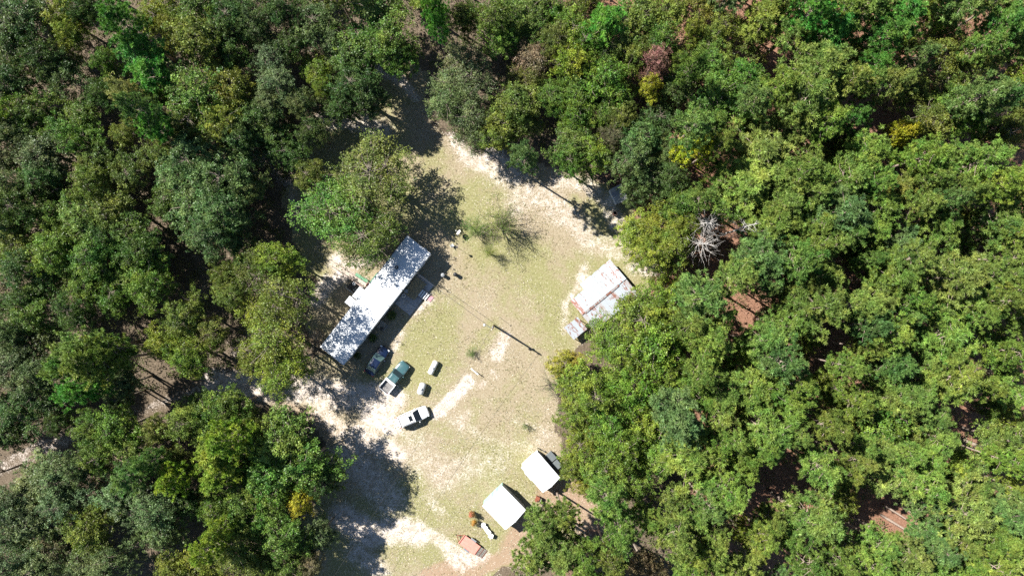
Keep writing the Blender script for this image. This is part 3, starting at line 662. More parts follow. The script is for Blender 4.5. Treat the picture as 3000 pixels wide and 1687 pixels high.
shrub('leafy_bush', BUSH[1], 1580, 1372, 1.2, 0.8, 0.4, 'lime', 'low weedy bush between the two white sheds', rz=1)

# undergrowth: low leafy cover on the forest floor, one uncountable mass
g = np.random.default_rng(77)
pts = np.stack([g.uniform(-82, 82, 11000), g.uniform(-50, 50, 11000)], -1)
dl = line_dist(pts[:, 0], pts[:, 1], ov([(990, 1005), (700, 975), (540, 962), (330, 1040), (80, 1140), (-40, 1200)]))
ok = ~in_poly(pts[:, 0], pts[:, 1], CLEARING) & (dl > 2.2) & (fbm(pts[:, 0], pts[:, 1], 7.0, 5) > np.where(pts[:, 0] < 0, 0.33, 0.38))
for a_, b_, r_ in GAPS:
    if a_ > 1800: ok &= np.hypot(pts[:, 0] - (a_ * OV - 1500) / 20, pts[:, 1] - (843.5 - b_ * OV) / 20) > r_ / 17.2 * g.uniform(0.5, 1.1, len(pts))
pts = pts[ok]; C = []; T = []
for x, y in pts:
    m_ = int(g.integers(14, 44)); hh = 0.3 + 4.6 * g.random() ** 1.8; rr = g.uniform(0.35, 1.0)
    C.append(np.stack([x + g.normal(size=m_) * rr * 0.6, y + g.normal(size=m_) * rr * 0.6, hh * (1 - 0.75 * g.random(m_) ** 1.5)], -1)); T.append(g.normal(0.45, 0.18) + g.normal(size=m_) * 0.15)
C = np.concatenate(C); T = np.concatenate(T)
um = foliage_mesh('undergrowth', quad_leaves(C, g.normal(size=C.shape) * 0.7 + np.array([0, 0, 1.0]), 0.24, g), 4, T, LEAF)
o = bpy.data.objects.new('undergrowth', um); COL.objects.link(o); o.color = (0.085, 0.105, 0.03, 1)
tag(o, 'low leafy undergrowth on the shaded forest floor', 'undergrowth', kind='stuff')
# dry fallen leaves and tufts strewn over the clearing
n_ = 90000
q = np.stack([g.uniform(-36, 12, n_), g.uniform(-43, 33, n_)], -1)
low = np.clip((-q[:, 1] - 4) / 14, 0, 1) * 0.16
q = q[in_poly(q[:, 0], q[:, 1], CLEARING) & (fbm(q[:, 0], q[:, 1], 3.0, 55) + low > g.uniform(0.42, 0.92, n_))]
C = np.concatenate([q, g.uniform(0.012, 0.05, (len(q), 1))], -1)
lm_ = foliage_mesh('fallen_leaves', quad_leaves(C, g.normal(size=C.shape) * 0.35 + np.array([0, 0, 1.0]), 0.15, g, 0.7), 4, g.normal(0.5, 0.2, len(C)), LEAF)
o = bpy.data.objects.new('fallen_leaves', lm_); COL.objects.link(o); o.color = (0.44, 0.395, 0.31, 1)
tag(o, 'pale dry leaves strewn over the grass of the clearing', 'fallen leaves', kind='stuff')

# dry grass tufts: short blades over the lawn
n_ = 26000
q = np.stack([g.uniform(-36, 12, n_), g.uniform(-43, 33, n_)], -1)
q = q[in_poly(q[:, 0], q[:, 1], CLEARING) & (fbm(q[:, 0], q[:, 1], 5.0, 91) > g.uniform(0.35, 0.7, n_))]
B = np.repeat(np.concatenate([q, np.zeros((len(q), 1))], -1), 5, 0); B[:, :2] += g.normal(size=(len(B), 2)) * 0.05
tipo = np.concatenate([g.normal(size=(len(B), 2)) * 0.07, g.uniform(0.05, 0.16, (len(B), 1))], -1); sd_v = g.normal(size=(len(B), 3)) * 0.022; sd_v[:, 2] = 0
tm_ = foliage_mesh('grass_tufts', np.stack([B - sd_v, B + sd_v, B + tipo], 1).reshape(-1, 3), 3, np.repeat(g.normal(0.5, 0.2, len(q)), 5), LEAF)
o = bpy.data.objects.new('grass_tufts', tm_); COL.objects.link(o); o.color = (0.30, 0.275, 0.145, 1)
tag(o, 'short dry grass tufts all over the clearing', 'grass', kind='stuff')
# ------------------------------------------------------------------ the mobile home
HA = R(51.9)
home = empty('mobile_home', (-19.37, -1.75, 0), HA)
tag(home, 'long white-roofed mobile home lying slantwise at the left of the clearing', 'mobile home')
HX, HY = Vector((math.cos(HA), math.sin(HA), 0)), Vector((-math.sin(HA), math.cos(HA), 0))
def hw(x, y, z=0.0): return Vector((-19.37, -1.75, 0)) + HX * x + HY * y + Vector((0, 0, z))
MB().box((0, 0, 0.36), (19.7, 3.86, 0.72)).build('skirting', SKIRT, home)
MB().box((0, 0, 1.95), (19.76, 3.92, 2.46)).build('wall', SIDING, home)
for x in np.arange(-9.6, 9.7, 0.8):
    for sy in (-1, 1): MB().box((float(x), sy * 1.972, 1.95), (0.05, 0.018, 2.44)).build('siding_batten', SIDING, home)
def roof_part(x0, x1, dz, name='roof_panel'):
    prof = [(-2.10, 3.12), (-1.4, 3.235), (-0.7, 3.30), (0, 3.325), (0.7, 3.30), (1.4, 3.235), (2.10, 3.12)]
    r0 = [Vector((x0, y, z + dz)) for y, z in prof] + [Vector((x0, y, z - 0.10)) for y, z in prof[::-1]]
    r1 = [Vector((x1, p.y, p.z)) for p in r0]
    return MB().loft([r0, r1]).build(name, ROOFWHITE, home)
ra = roof_part(-10.0, 0.56, 0.035); rb = roof_part(0.50, 10.0, 0.0)
for x in [-8.8, -7.6, -6.4, -5.2, -4.0, -2.8, -1.6, -0.4]:
    for y0, y1, z0, z1 in ((-2.09, 0, 3.16, 3.363), (0, 2.09, 3.363, 3.16)): MB().bar((x, y0, z0), (x, y1, z1), 0.05, 0.02).build('roof_rib', ROOFWHITE, ra)
for x in [1.7, 2.9, 4.1, 5.3, 6.5, 7.7, 8.9]:
    for y0, y1, z0, z1 in ((-2.09, 0, 3.125, 3.328), (0, 2.09, 3.328, 3.125)): MB().bar((x, y0, z0), (x, y1, z1), 0.05, 0.02).build('roof_rib', ROOFWHITE, rb)
MB().box((0.53, 0, 3.335), (0.05, 4.2, 0.10)).build('roof_seam', GREYMETAL, home)
for sy in (-1, 1): MB().box((0, sy * 2.125, 3.085), (20.06, 0.05, 0.13)).build('gutter', GREYMETAL, home)
for x in (-10.03, 10.03): MB().box((x, 0, 3.09), (0.05, 4.2, 0.14)).build('end_trim', WHITE, home)
v = MB().lathe([(0.14, 3.28), (0.14, 3.42), (0.25, 3.46), (0.27, 3.62), (0.17, 3.74), (0.03, 3.77)], 14, (5.55, 0.45, 0)).build('turbine_vent', BLACK, home, smooth=True)
MB().lathe([(0.10, 3.775), (0.10, 3.80), (0.02, 3.81)], 10, (5.55, 0.45, 0)).build('vent_cap', STEEL, v)
v = MB().lathe([(0.09, 3.25), (0.09, 3.62)], 10, (3.5, -0.78, 0)).build('vent_pipe', GREYMETAL, home)
MB().lathe([(0.16, 3.62), (0.16, 3.68), (0.02, 3.76)], 10, (3.5, -0.78, 0)).build('vent_cap', STEEL, v)
MB().lathe([(0.04, 3.15), (0.04, 3.55)], 8, (-1.7, 1.6, 0)).build('vent_pipe', GREYMETAL, home)
def window(x, side, w=1.0, h=0.95, z=2.0):
    y = side * 1.975
    f = MB()
    for dx in (-w / 2, w / 2): f.box((x + dx, y, z), (0.07, 0.06, h + 0.07))
    for dz in (-h / 2, h / 2): f.box((x, y + side * 0.002, z + dz), (w, 0.06, 0.07))
    fr = f.build('window', WHITE, home)
    for dx in (-w / 4, w / 4): MB().box((x + dx, y - side * 0.01, z), (w / 2 - 0.06, 0.02, h - 0.07)).build('pane', GLASS, fr)
    MB().box((x, y + side * 0.05, z - h / 2 - 0.06), (w + 0.16, 0.1, 0.05)).build('sill', WHITE, fr)
for x in (-8.2, -5.9, -0.6, 1.8, 7.9): window(x, -1)
for x in (-7.5, -4.4, 3.7, 6.2, 8.6): window(x, 1, 0.8, 0.7, 2.2)
for x, side in ((4.6, -1), (-2.66, -1), (-0.2, 1)):
    d = MB().box((x, side * 1.985, 1.78), (0.92, 0.05, 2.0)).build('door', WHITE, home, bevel=0.01)
    MB().box((x, side * 2.012, 2.25), (0.5, 0.014, 0.6)).build('door_pane', GLASS, d)
    MB().lathe([(0.035, 0), (0.035, 0.06)], 8, (x + 0.36, side * 2.01, 1.7), rot=Matrix.Rotation(-side * math.pi / 2, 3, 'X')).build('handle', STEEL, d)
# service mast, meter and weather head
MB().tube([(6.7, -2.06, 1.2), (6.7, -2.20, 1.4), (6.7, -2.20, 4.55), (6.7, -2.32, 4.72), (6.7, -2.45, 4.62)], 0.04, 8).build('service_mast', STEEL, home)
MB().box((6.7, -2.12, 1.45), (0.32, 0.22, 0.5)).build('meter_box', GREYMETAL, home, bevel=0.02)
# low roofs on the back wall
MB().box((-0.70, 2.56, 3.02), (1.76, 0.88, 0.06)).build('back_porch_roof', ROOFWHITE, home)
MB().box((-2.36, 2.72, 2.92), (1.18, 1.18, 0.06)).build('back_porch_roof', ROOFWHITE, home)
for x, y, z in ((-1.5, 2.9, 2.98), (0.1, 2.9, 2.98), (-2.85, 3.2, 2.88), (-1.85, 3.2, 2.88)): MB().box((x, y, z / 2), (0.09, 0.09, z)).build('porch_post', WHITE, home)
for x in (9.98,): MB().box((x, -0.9, 1.5), (0.36, 0.62, 0.42)).build('window_air_conditioner', STEEL, home, bevel=0.02)

# concrete apron in front of the home
pad = empty('concrete_apron', hw(0, 0), HA); tag(pad, 'pale concrete apron along the front of the mobile home', 'pavement', kind='structure')
for i in range(4):
    for j in range(2): MB().box((1.65 + i * 1.42, -2.78 - j * 1.44, 0.02), (1.39, 1.41, 0.07)).build('slab', CONCRETE, pad, bevel=0.01)
# front deck with boards and steps
deck = empty('front_deck', hw(4.6, -3.0), HA); tag(deck, 'weathered wooden deck at the front door of the mobile home', 'deck')
for i in range(14):
    MB().box((0, 0.78 - i * 0.137, 0.82), (3.0, 0.125, 0.035)).build('board', DECKWOOD, deck)
for sx in (-1.42, 0, 1.42):
    for sy in (-0.92, 0.78): MB().box((sx, sy, 0.40), (0.1, 0.1, 0.80)).build('post', GREYWOOD, deck)
for sy in (-0.98, 0.84): MB().box((0, sy, 0.70), (3.0, 0.045, 0.19)).build('joist', GREYWOOD, deck)
st = empty('front_steps', hw(4.6, -4.0), HA); tag(st, 'wooden steps with treads coloured sunlit white, leading down from the front deck', 'steps')
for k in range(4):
    MB().box((0, -0.17 - k * 0.34, 0.70 - k * 0.175), (1.06, 0.20, 0.04)).build('tread', WHITE, st)  # full sun on the treads is painted in as white
for sx in (-0.5, 0.5): MB().bar((sx, 0.0, 0.62), (sx, -1.42, -0.02), 0.05, 0.22).build('stringer', GREYWOOD, st)
MATM = mat('red_mat', (0.40, 0.22, 0.24), rough=0.95, noise=0.2)
mt = MB().box((0, 0, 0.012), (0.85, 0.5, 0.024)).build('door_mat', MATM, loc=hw(4.75, -5.75), rz=HA, bevel=0.006); mt.location.z = 0.06
tag(mt, 'faded red mat at the foot of the front steps', 'mat')
# second small landing
ld = empty('side_landing', hw(-2.66, -2.62), HA); tag(ld, 'small grey landing at the second door of the home', 'landing')
for i in range(7): MB().box((-0.51 + i * 0.17, 0, 0.58), (0.155, 0.98, 0.035)).build('board', GREYWOOD, ld)
for sx in (-0.5, 0.5):
    for sy in (-0.4, 0.4): MB().box((sx, sy, 0.28), (0.09, 0.09, 0.56)).build('post', GREYWOOD, ld)
MB().box((0, -0.62, 0.29), (1.0, 0.24, 0.04)).build('step', GREYWOOD, ld)
kt = empty('kettle_grill', hw(-2.95, -2.92, 0.6), HA); tag(kt, 'round black kettle grill on the small side landing', 'grill')
MB().lathe([(0.06, 0.30), (0.2, 0.34), (0.26, 0.46)], 14).build('bowl', BLACK, kt, smooth=True)
MB().lathe([(0.27, 0.465), (0.22, 0.56), (0.06, 0.62)], 14).build('lid', BLACK, kt, smooth=True)
for a in (0, 2.09, 4.19): MB().tube([(0.1 * math.cos(a), 0.1 * math.sin(a), 0.34), (0.24 * math.cos(a), 0.24 * math.sin(a), 0.0)], 0.014, 6).build('leg', STEEL, kt)
ch = empty('patio_chair', hw(3.55, -2.42, 0.84), HA + 0.5); tag(ch, 'pale slatted patio chair on the front deck against the wall', 'chair')
for i in range(5): MB().box((-0.2 + i * 0.1, 0, 0.42), (0.075, 0.46, 0.025)).build('seat_slat', STEEL, ch)
for i in range(5): MB().box((-0.2 + i * 0.1, 0.25, 0.68), (0.075, 0.03, 0.46)).build('back_slat', STEEL, ch)
for sx in (-0.22, 0.22):
    for sy in (-0.2, 0.22): MB().box((sx, sy, 0.205), (0.035, 0.035, 0.41)).build('leg', STEEL, ch)
hc = empty('hose_reel', hw(2.72, -2.45, 0.06), HA); tag(hc, 'coiled white hose on a stand beside the front deck', 'hose')
for k, (rr, zz) in enumerate(((0.24, 0.62), (0.26, 0.67), (0.23, 0.72))): MB().torus((0, 0, zz), rr, 0.028, rot=Matrix.Rotation(0.15 * k, 3, 'X')).build('coil', WHITE, hc, smooth=True)
MB().lathe([(0.09, 0), (0.09, 0.03), (0.03, 0.05), (0.03, 0.76)], 10).build('stand', GREYMETAL, hc)
# back yard: ramp, dark platform, green turf strips
GREEN = mat('green_turf', (0.085, 0.22, 0.13), rough=0.9, noise=0.25, scale=12, dirt=(0.25, 0.28, 0.2), dirt_amt=0.5)
PALEBOARD = mat('pale_board', (0.46, 0.34, 0.29), rough=0.9, noise=0.2)
tr_ = empty('turf_strip', hw(2.05, 2.5), HA); tag(tr_, 'green turf-covered ledge along the back wall of the home', 'ledge')
MB().box((0, -0.02, 0.45), (1.9, 0.46, 0.05)).build('turf', GREEN, tr_); MB().box((0, -0.02, 0.21), (1.84, 0.40, 0.42)).build('frame', GREYWOOD, tr_)
bx = empty('planter_box', hw(0.78, 2.55), HA); tag(bx, 'small brown wooden box beside the back porch roofs', 'box')
for sx in (-0.32, 0.32): MB().box((sx, 0, 0.45), (0.04, 0.6, 0.9)).build('side', PALEBOARD, bx)
for sy in (-0.28, 0.28): MB().box((0, sy, 0.45), (0.6, 0.04, 0.9)).build('end', PALEBOARD, bx)
MB().box((0, 0, 0.5), (0.6, 0.52, 0.06)).build('bottom', RUSTPAINT, bx)
bd = empty('back_platform', hw(-0.72, 3.95), HA); tag(bd, 'weathered wooden platform behind the home, cluttered, shade painted into its dark boards', 'platform')
for i in range(9): MB().box((-0.62 + i * 0.155, 0, 0.52), (0.14, 1.75, 0.035)).build('board', DARKWOOD, bd)  # weathered boards, with the shade over them put into the dark colour
for sx in (-0.6, 0.6):
    for sy in (-0.8, 0.8): MB().box((sx, sy, 0.25), (0.09, 0.09, 0.5)).build('post', GREYWOOD, bd)
for sx in (-0.72, 0.72): MB().bar((sx, -0.88, 1.35), (sx, 0.9, 1.35), 0.06, 0.05).build('rail', PALEBOARD if sx > 0 else STEEL, bd)
for sx in (-0.72, 0.72):
    for sy in (-0.82, 0.84): MB().box((sx, sy, 0.68), (0.07, 0.07, 1.34)).build('rail_post', GREYWOOD, bd)
rp = empty('access_ramp', hw(0.35, 5.2), HA + 0.10); tag(rp, 'long narrow ramp with pale handrails running back from the home', 'ramp')
MB().bar((0, -2.4, 0.5), (0, 3.2, 0.06), 0.9, 0.05).build('deck', mat('pale_ramp_wood', (0.38, 0.32, 0.265), rough=0.9, noise=0.25), rp)
MB().bar((0.48, -2.3, 0.53), (0.48, -0.2, 0.36), 0.5, 0.05).build('turf', GREEN, rp)
for sx in (-0.42, 0.24):
    MB().bar((sx, -2.3, 1.4), (sx, 3.2, 0.95), 0.07, 0.05).build('handrail', PALEBOARD, rp)
    for yy in (-2.2, -0.8, 0.6, 2.0, 3.1): MB().box((sx, yy, 0.62 - 0.04 * yy), (0.06, 0.06, 1.2)).build('rail_post', GREYWOOD, rp)
for n_, (x, y, lab) in enumerate(((-0.35, 4.3, 'upper'), (-0.95, 3.6, 'lower'))):
    o = MB().lathe([(0.2, 0.0), (0.25, 0.3), (0.26, 0.32), (0.22, 0.34), (0.21, 0.3), (0.17, 0.12)], 14).build('bucket', GREYMETAL if n_ else WHITE, loc=hw(x, y, 0.54), smooth=True)
    tag(o, f'{"grey" if n_ else "white"} bucket on the dark back platform', 'bucket')
for n_, (x, y, s_, lab) in enumerate(((-0.65, -2.75, 0.75, 'low dark bush against the home between deck and landing'), (-4.9, -2.72, 0.68, 'low dark bush against the home left of the landing'), (-8.4, -2.55, 0.55, 'low dark bush against the lower end of the home'))):
    w = hw(x, y); r_ = shrub('foundation_bush', BUSH[n_ % 2], 0, 0, 1.2, 0.95, s_, 'dark', lab, 'shrub', 'bushes along the front wall', rz=n_); r_.location = w

# ------------------------------------------------------------------ white gabled sheds
MINT = mat('mint_wall', (0.30, 0.52, 0.44), rough=0.6, noise=0.05, dirt=(0.4, 0.5, 0.45), dirt_amt=0.2)
SHADEWALL = mat('shaded_shed_wall', (0.30, 0.31, 0.32), rough=0.7, noise=0.12)  # darker than the fronts: shade on these walls put into the colour
def gable_shed(name, center, ang, L_, W_, eave, ridge, front, label, side_mat):
    root = empty(name, (*center, 0), R(ang)); tag(root, label, 'shed')
    hl, hw_ = L_ / 2 - 0.06, W_ / 2 - 0.14
    prof = [(-hw_, 0.12), (hw_, 0.12), (hw_, eave - 0.05), (0, ridge - 0.08), (-hw_, eave - 0.05)]
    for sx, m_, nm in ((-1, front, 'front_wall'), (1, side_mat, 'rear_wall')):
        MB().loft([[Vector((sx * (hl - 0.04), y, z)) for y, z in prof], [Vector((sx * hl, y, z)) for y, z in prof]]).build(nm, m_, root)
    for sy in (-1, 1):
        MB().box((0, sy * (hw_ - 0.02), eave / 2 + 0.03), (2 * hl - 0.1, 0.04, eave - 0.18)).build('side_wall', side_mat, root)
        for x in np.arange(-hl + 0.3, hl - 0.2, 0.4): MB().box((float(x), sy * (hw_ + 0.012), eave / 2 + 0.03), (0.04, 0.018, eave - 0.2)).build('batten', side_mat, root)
    MB().box((0, 0, 0.06), (2 * hl, 2 * hw_, 0.1)).build('floor', GREYWOOD, root)
    nP = 6
    for sy in (-1, 1):
        for k in range(nP):
            x0 = -L_ / 2 + k * L_ / nP; x1 = x0 + L_ / nP + 0.012
            dz = 0.006 * (k % 2)
            y1, z1 = sy * W_ / 2, eave - 0.03
            n_v = [Vector((x0, 0, ridge + dz)), Vector((x1, 0, ridge + dz)), Vector((x1, y1, z1 + dz)), Vector((x0, y1, z1 + dz))]
            lo = [q - Vector((0, 0, 0.035)) for q in n_v]
            MB().loft([lo, n_v]).build('roof_sheet', ROOFWHITE, root)
    MB().box((0, 0, ridge + 0.025), (L_ + 0.02, 0.26, 0.03)).build('ridge_cap', ROOFWHITE, root)
    d = MB()
    for sy in (-1, 1): d.box((-hl - 0.02, sy * 0.45, 1.02), (0.04, 0.86, 1.8))
    dr = d.build('door', front, root)
    for sy in (-1, 1):
        MB().box((-hl - 0.05, sy * 0.45, 1.02), (0.02, 0.05, 1.8)).build('door_brace', WHITE, dr)
    w = MB().box((-0.3, hw_ + 0.03, 1.45), (0.6, 0.05, 0.6)).build('window', WHITE, root)
    MB().box((-0.3, hw_ + 0.062, 1.45), (0.5, 0.02, 0.5)).build('pane', GLASS, w)
    return root
shedA = gable_shed('gable_shed', (-1.15, -31.4), -45.7, 4.75, 4.1, 2.45, 3.2, MINT, 'white-roofed shed with a mint green front, lower left of the pair', SHADEWALL)
shedB = gable_shed('gable_shed', (4.08, -26.4), -49.0, 4.75, 3.3, 2.25, 2.95, WHITE, 'smaller all-white shed beside the trees, upper right of the pair', SHADEWALL)
MB().box((-0.7, -1.62, 2.1), (1.5, 0.35, 0.05)).build('side_awning', ROOFWHITE, shedB); MB().box((0.05, -1.72, 1.2), (0.5, 0.35, 0.4)).build('air_conditioner', STEEL, shedB, bevel=0.02)
TARP = mat('grey_tarp', (0.11, 0.125, 0.13), rough=0.7, noise=0.12, scale=3, bump=0.3)
sb = Vector((4.08, -26.4, 0)); bxd = Vector((math.cos(R(-49)), math.sin(R(-49)), 0)); byd = Vector((-math.sin(R(-49)), math.cos(R(-49)), 0))
for n_, (x, y, sx, sy, sz, lab) in enumerate(((-0.35, 2.45, 1.25, 1.0, 0.75, 'grey tarpaulin-covered crate beside the smaller shed, upper one'), (1.05, 2.35, 1.15, 0.95, 0.85, 'grey tarpaulin-covered crate beside the smaller shed, half under the tree'))):
    rt = empty('covered_crate', sb + bxd * x + byd * y, R(-49)); tag(rt, lab, 'crate', 'covered crates by the small shed')
    MB().box((0, 0, sz / 2 - 0.02), (sx, sy, sz - 0.04)).build('crate', GREYWOOD, rt)
    MB().box((0, 0, sz - 0.06), (sx + 0.08, sy + 0.08, 0.14)).build('tarpaulin', TARP, rt, bevel=0.04)
jp = empty('bicycle_frame', sb + bxd * -1.9 + byd * 2.0, R(-30)); tag(jp, 'dark old bicycle leaning at the corner of the smaller shed', 'bicycle')
for x in (-0.5, 0.5):
    w = MB().torus((x, 0, 0.34), 0.31, 0.025, rot=Matrix.Rotation(math.pi / 2 - 0.15, 3, 'X')).build('wheel', RUBBER, jp, smooth=True)
MB().tube([(-0.5, 0, 0.34), (-0.15, 0.05, 0.75), (0.35, 0.06, 0.8), (0.5, 0, 0.34)], 0.02, 6).build('frame', GREYMETAL, jp)
MB().box((-0.2, 0.07, 0.86), (0.24, 0.14, 0.05)).build('saddle', BLACK, jp, bevel=0.02)
MB().tube([(0.38, -0.2, 0.98), (0.36, 0.07, 0.95), (0.38, 0.34, 0.98)], 0.015, 6).build('handlebar', STEEL, jp)

# ------------------------------------------------------------------ tin-roofed open shed
def tin(name, base, rust_amt):
    m = bpy.data.materials.new(name); m.use_nodes = True; nt = m.node_tree; N = nt.nodes; L = nt.links; b = N['Principled BSDF']
    b.inputs['Roughness'].default_value = 0.55; b.inputs['Metallic'].default_value = 0.15
    tc = N.new('ShaderNodeTexCoord'); oi = N.new('ShaderNodeObjectInfo')
    ad = N.new('ShaderNodeVectorMath'); ad.operation = 'ADD'; L.new(tc.outputs['Object'], ad.inputs[0])
    cb = N.new('ShaderNodeCombineXYZ'); mu = N.new('ShaderNodeMath'); mu.operation = 'MULTIPLY'; mu.inputs[1].default_value = 37.0; L.new(oi.outputs['Random'], mu.inputs[0]); L.new(mu.outputs[0], cb.inputs[2]); L.new(cb.outputs[0], ad.inputs[1])
    mp = N.new('ShaderNodeMapping'); mp.inputs['Scale'].default_value = (3.2, 1.1, 1); L.new(ad.outputs[0], mp.inputs[0])
    n1 = N.new('ShaderNodeTexNoise'); n1.inputs['Scale'].default_value = 1.3; n1.inputs['Detail'].default_value = 8; n1.inputs['Roughness'].default_value = 0.65; L.new(mp.outputs[0], n1.inputs[0])
    sb_ = N.new('ShaderNodeMath'); sb_.operation = 'ADD'; L.new(n1.outputs['Fac'], sb_.inputs[0])
    m2 = N.new('ShaderNodeMath'); m2.operation = 'MULTIPLY_ADD'; m2.inputs[1].default_value = 0.16; m2.inputs[2].default_value = rust_amt - 0.5; L.new(oi.outputs['Random'], m2.inputs[0]); L.new(m2.outputs[0], sb_.inputs[1])
    rr = N.new('ShaderNodeMapRange'); rr.inputs[1].default_value = 0.55; rr.inputs[2].default_value = 0.64; L.new(sb_.outputs[0], rr.inputs[0])
    mx = N.new('ShaderNodeMix'); mx.data_type = 'RGBA'; mx.inputs['A'].default_value = (*base, 1); mx.inputs['B'].default_value = (0.27, 0.125, 0.09, 1); L.new(rr.outputs[0], mx.inputs['Factor'])
    L.new(mx.outputs['Result'], b.inputs['Base Color']); return m
TIN = tin('pale_tin', (0.34, 0.42, 0.45), 0.385); TIN2 = tin('rusty_tin', (0.43, 0.465, 0.495), 0.43); TINR = tin('very_rusty_tin', (0.42, 0.41, 0.41), 0.49)
ts = empty('tin_shed', (9.95, -3.78, 0), R(39.3)); tag(ts, 'long low shed with pale rust-streaked tin roof half under the trees', 'shed')
def sheet(x0, x1, ya, za, yb, zb, m_, waves=7, name='roof_sheet'):
    nc = waves * 2 + 1; vs = []; fs = []
    for k in range(nc):
        x = x0 + (x1 - x0) * k / (nc - 1); dz = 0.022 * (k % 2)
        vs += [(x, ya, za + dz), (x, yb, zb + dz)]
    for k in range(nc - 1): fs.append((2 * k, 2 * k + 1, 2 * k + 3, 2 * k + 2))
    return MB().add(vs, fs).build(name, m_, ts)
gt = np.random.default_rng(3)
xx = 0.0; k = 0
while xx < 8.1:
    w_ = 0.64; j = gt.uniform(-0.05, 0.05); dep = 2.5 + j if xx < 2.0 else 3.45 + j
    m_ = TINR if k == 0 else (TIN2 if xx > 6.6 else TIN)
    sheet(xx, min(xx + w_ + 0.06, 8.2), -0.1 + gt.uniform(-0.04, 0.04), 2.24 + 0.008 * (k % 2), dep, 2.24 - dep * 0.14 + 0.008 * (k % 2) + gt.uniform(-0.01, 0.01), m_)
    sheet(xx, min(xx + w_ + 0.06, 8.2), -0.06, 2.12 + 0.008 * (k % 2), -3.1 + gt.uniform(-0.06, 0.06), 1.66 + 0.008 * (k % 2), TIN2 if k % 4 else TINR)
    xx += w_; k += 1
for k in range(4): sheet(-3.15 + k * 0.62, -3.15 + k * 0.62 + 0.66, 0.05 + gt.uniform(-0.08, 0.08), 1.95 + 0.008 * (k % 2), -2.15 + gt.uniform(-0.1, 0.1), 1.6 + 0.008 * (k % 2), TIN2)
sheet(0.5, 6.8, 0.02, 2.29, -0.30, 2.20, TINR, 3, 'ridge_flashing')
for x in (-3.0, -0.8, 0.15, 2.7, 5.4, 8.05):
    for y, z in ((-2.9 if x > 0 else -2.0, 1.6), (0.0, 2.05 if x > 0 else 1.85), (2.35 if x < 2.2 else 3.25, 1.7)):
        if x < 0 and y > 0.1: continue
        MB().box((x, y, z / 2), (0.1, 0.1, z)).build('post', GREYWOOD, ts)
for x in (0.15, 8.05): MB().bar((x, -2.9, 1.6), (x, 0, 2.02), 0.08, 0.12).build('rafter', GREYWOOD, ts); MB().bar((x, 0, 2.08), (x, 2.3 if x < 1 else 3.2, 1.72), 0.08, 0.12).build('rafter', GREYWOOD, ts)
for k in range(6): MB().box((8.1, -2.6 + k * 1.0, 0.85), (0.03, 0.9, 1.5)).build('wall_board', DARKWOOD, ts)

# small lean-to hut at the wood's edge
lt = empty('lean_to_hut', P(1812, 574, 0) + Vector((-0.25, 0, 0)), R(-64)); tag(lt, 'small pale-roofed lean-to hut tucked under trees at the upper clearing edge', 'hut')
for k in range(4):
    x0 = -1.2 + k * 0.6
    MB().loft([[Vector((x0, -0.9, 1.50)), Vector((x0 + 0.61, -0.9, 1.50)), Vector((x0 + 0.61, 0.9, 1.95)), Vector((x0, 0.9, 1.95))], [Vector((x0, -0.9, 1.54 + 0.006 * (k % 2))), Vector((x0 + 0.61, -0.9, 1.54 + 0.006 * (k % 2))), Vector((x0 + 0.61, 0.9, 1.99 + 0.006 * (k % 2))), Vector((x0, 0.9, 1.99 + 0.006 * (k % 2)))]]).build('roof_sheet', GREYMETAL if k == 1 else SKIRT, lt)
MB().box((0, -0.8, 0.74), (2.3, 0.05, 1.46)).build('low_wall', SIDING, lt); MB().box((-1.15, 0, 0.82), (0.05, 1.55, 1.5)).build('end_wall', GREYWOOD, lt); MB().box((0, 0.8, 0.95), (2.2, 0.05, 1.84)).build('high_wall', GREYWOOD, lt)
for y in (-0.75, 0.75): MB().box((1.13, y, 0.85), (0.08, 0.08, 1.7)).build('post', GREYWOOD, lt)
# ------------------------------------------------------------------ vehicles
TYRE = RUBBER; RIM = mat('wheel_rim', (0.40, 0.41, 0.42), rough=0.35, metal=0.7, noise=0.08)
LAMPW = mat('headlamp_glass', (0.60, 0.62, 0.63), rough=0.15, noise=0.05, spec=0.8); LAMPR = mat('tail_lamp_glass', (0.30, 0.02, 0.02), rough=0.2, noise=0.05, spec=0.7)
TRIM = mat('black_trim', (0.02, 0.02, 0.022), rough=0.45, noise=0.1)
def wheel(root, x, y, r=0.33, w=0.21):
    rot = Matrix.Rotation(math.pi / 2, 3, 'X')
    wh = MB().lathe([(r * 0.62, -w / 2), (r * 0.94, -w / 2), (r, -w / 2 + 0.04), (r, w / 2 - 0.04), (r * 0.94, w / 2), (r * 0.62, w / 2)], 20, (x, y, r), rot).build('wheel', TYRE, root, smooth=True)
    MB().lathe([(r * 0.6, -w / 2 + 0.02), (r * 0.6, w / 2 - 0.02)], 16, (x, y, r), rot).build('rim', RIM, wh)
def ring(x, w, zb, zs, zt):
    """body section: width, underside, shoulder, centre height"""
    return [Vector((x, y * w, z)) for y, z in ((-0.86, zb), (-0.98, zb + 0.16), (-1.0, (zb + zs) / 2), (-0.975, zs - 0.06), (-0.90, zs), (-0.55, zt - 0.01), (0, zt), (0.55, zt - 0.01), (0.90, zs), (0.975, zs - 0.06), (1.0, (zb + zs) / 2), (0.98, zb + 0.16), (0.86, zb))]
def face_pane(q, shrink, off):
    c_ = sum(q, Vector()) / 4; n_ = (q[1] - q[0]).cross(q[3] - q[0]).normalized()
    a = [c_ + Vector(((p - c_).x * shrink[0], (p - c_).y * shrink[1], (p - c_).z * shrink[2])) for p in q]
    return [p + n_ * off for p in a], [p - n_ * 0.015 for p in a]
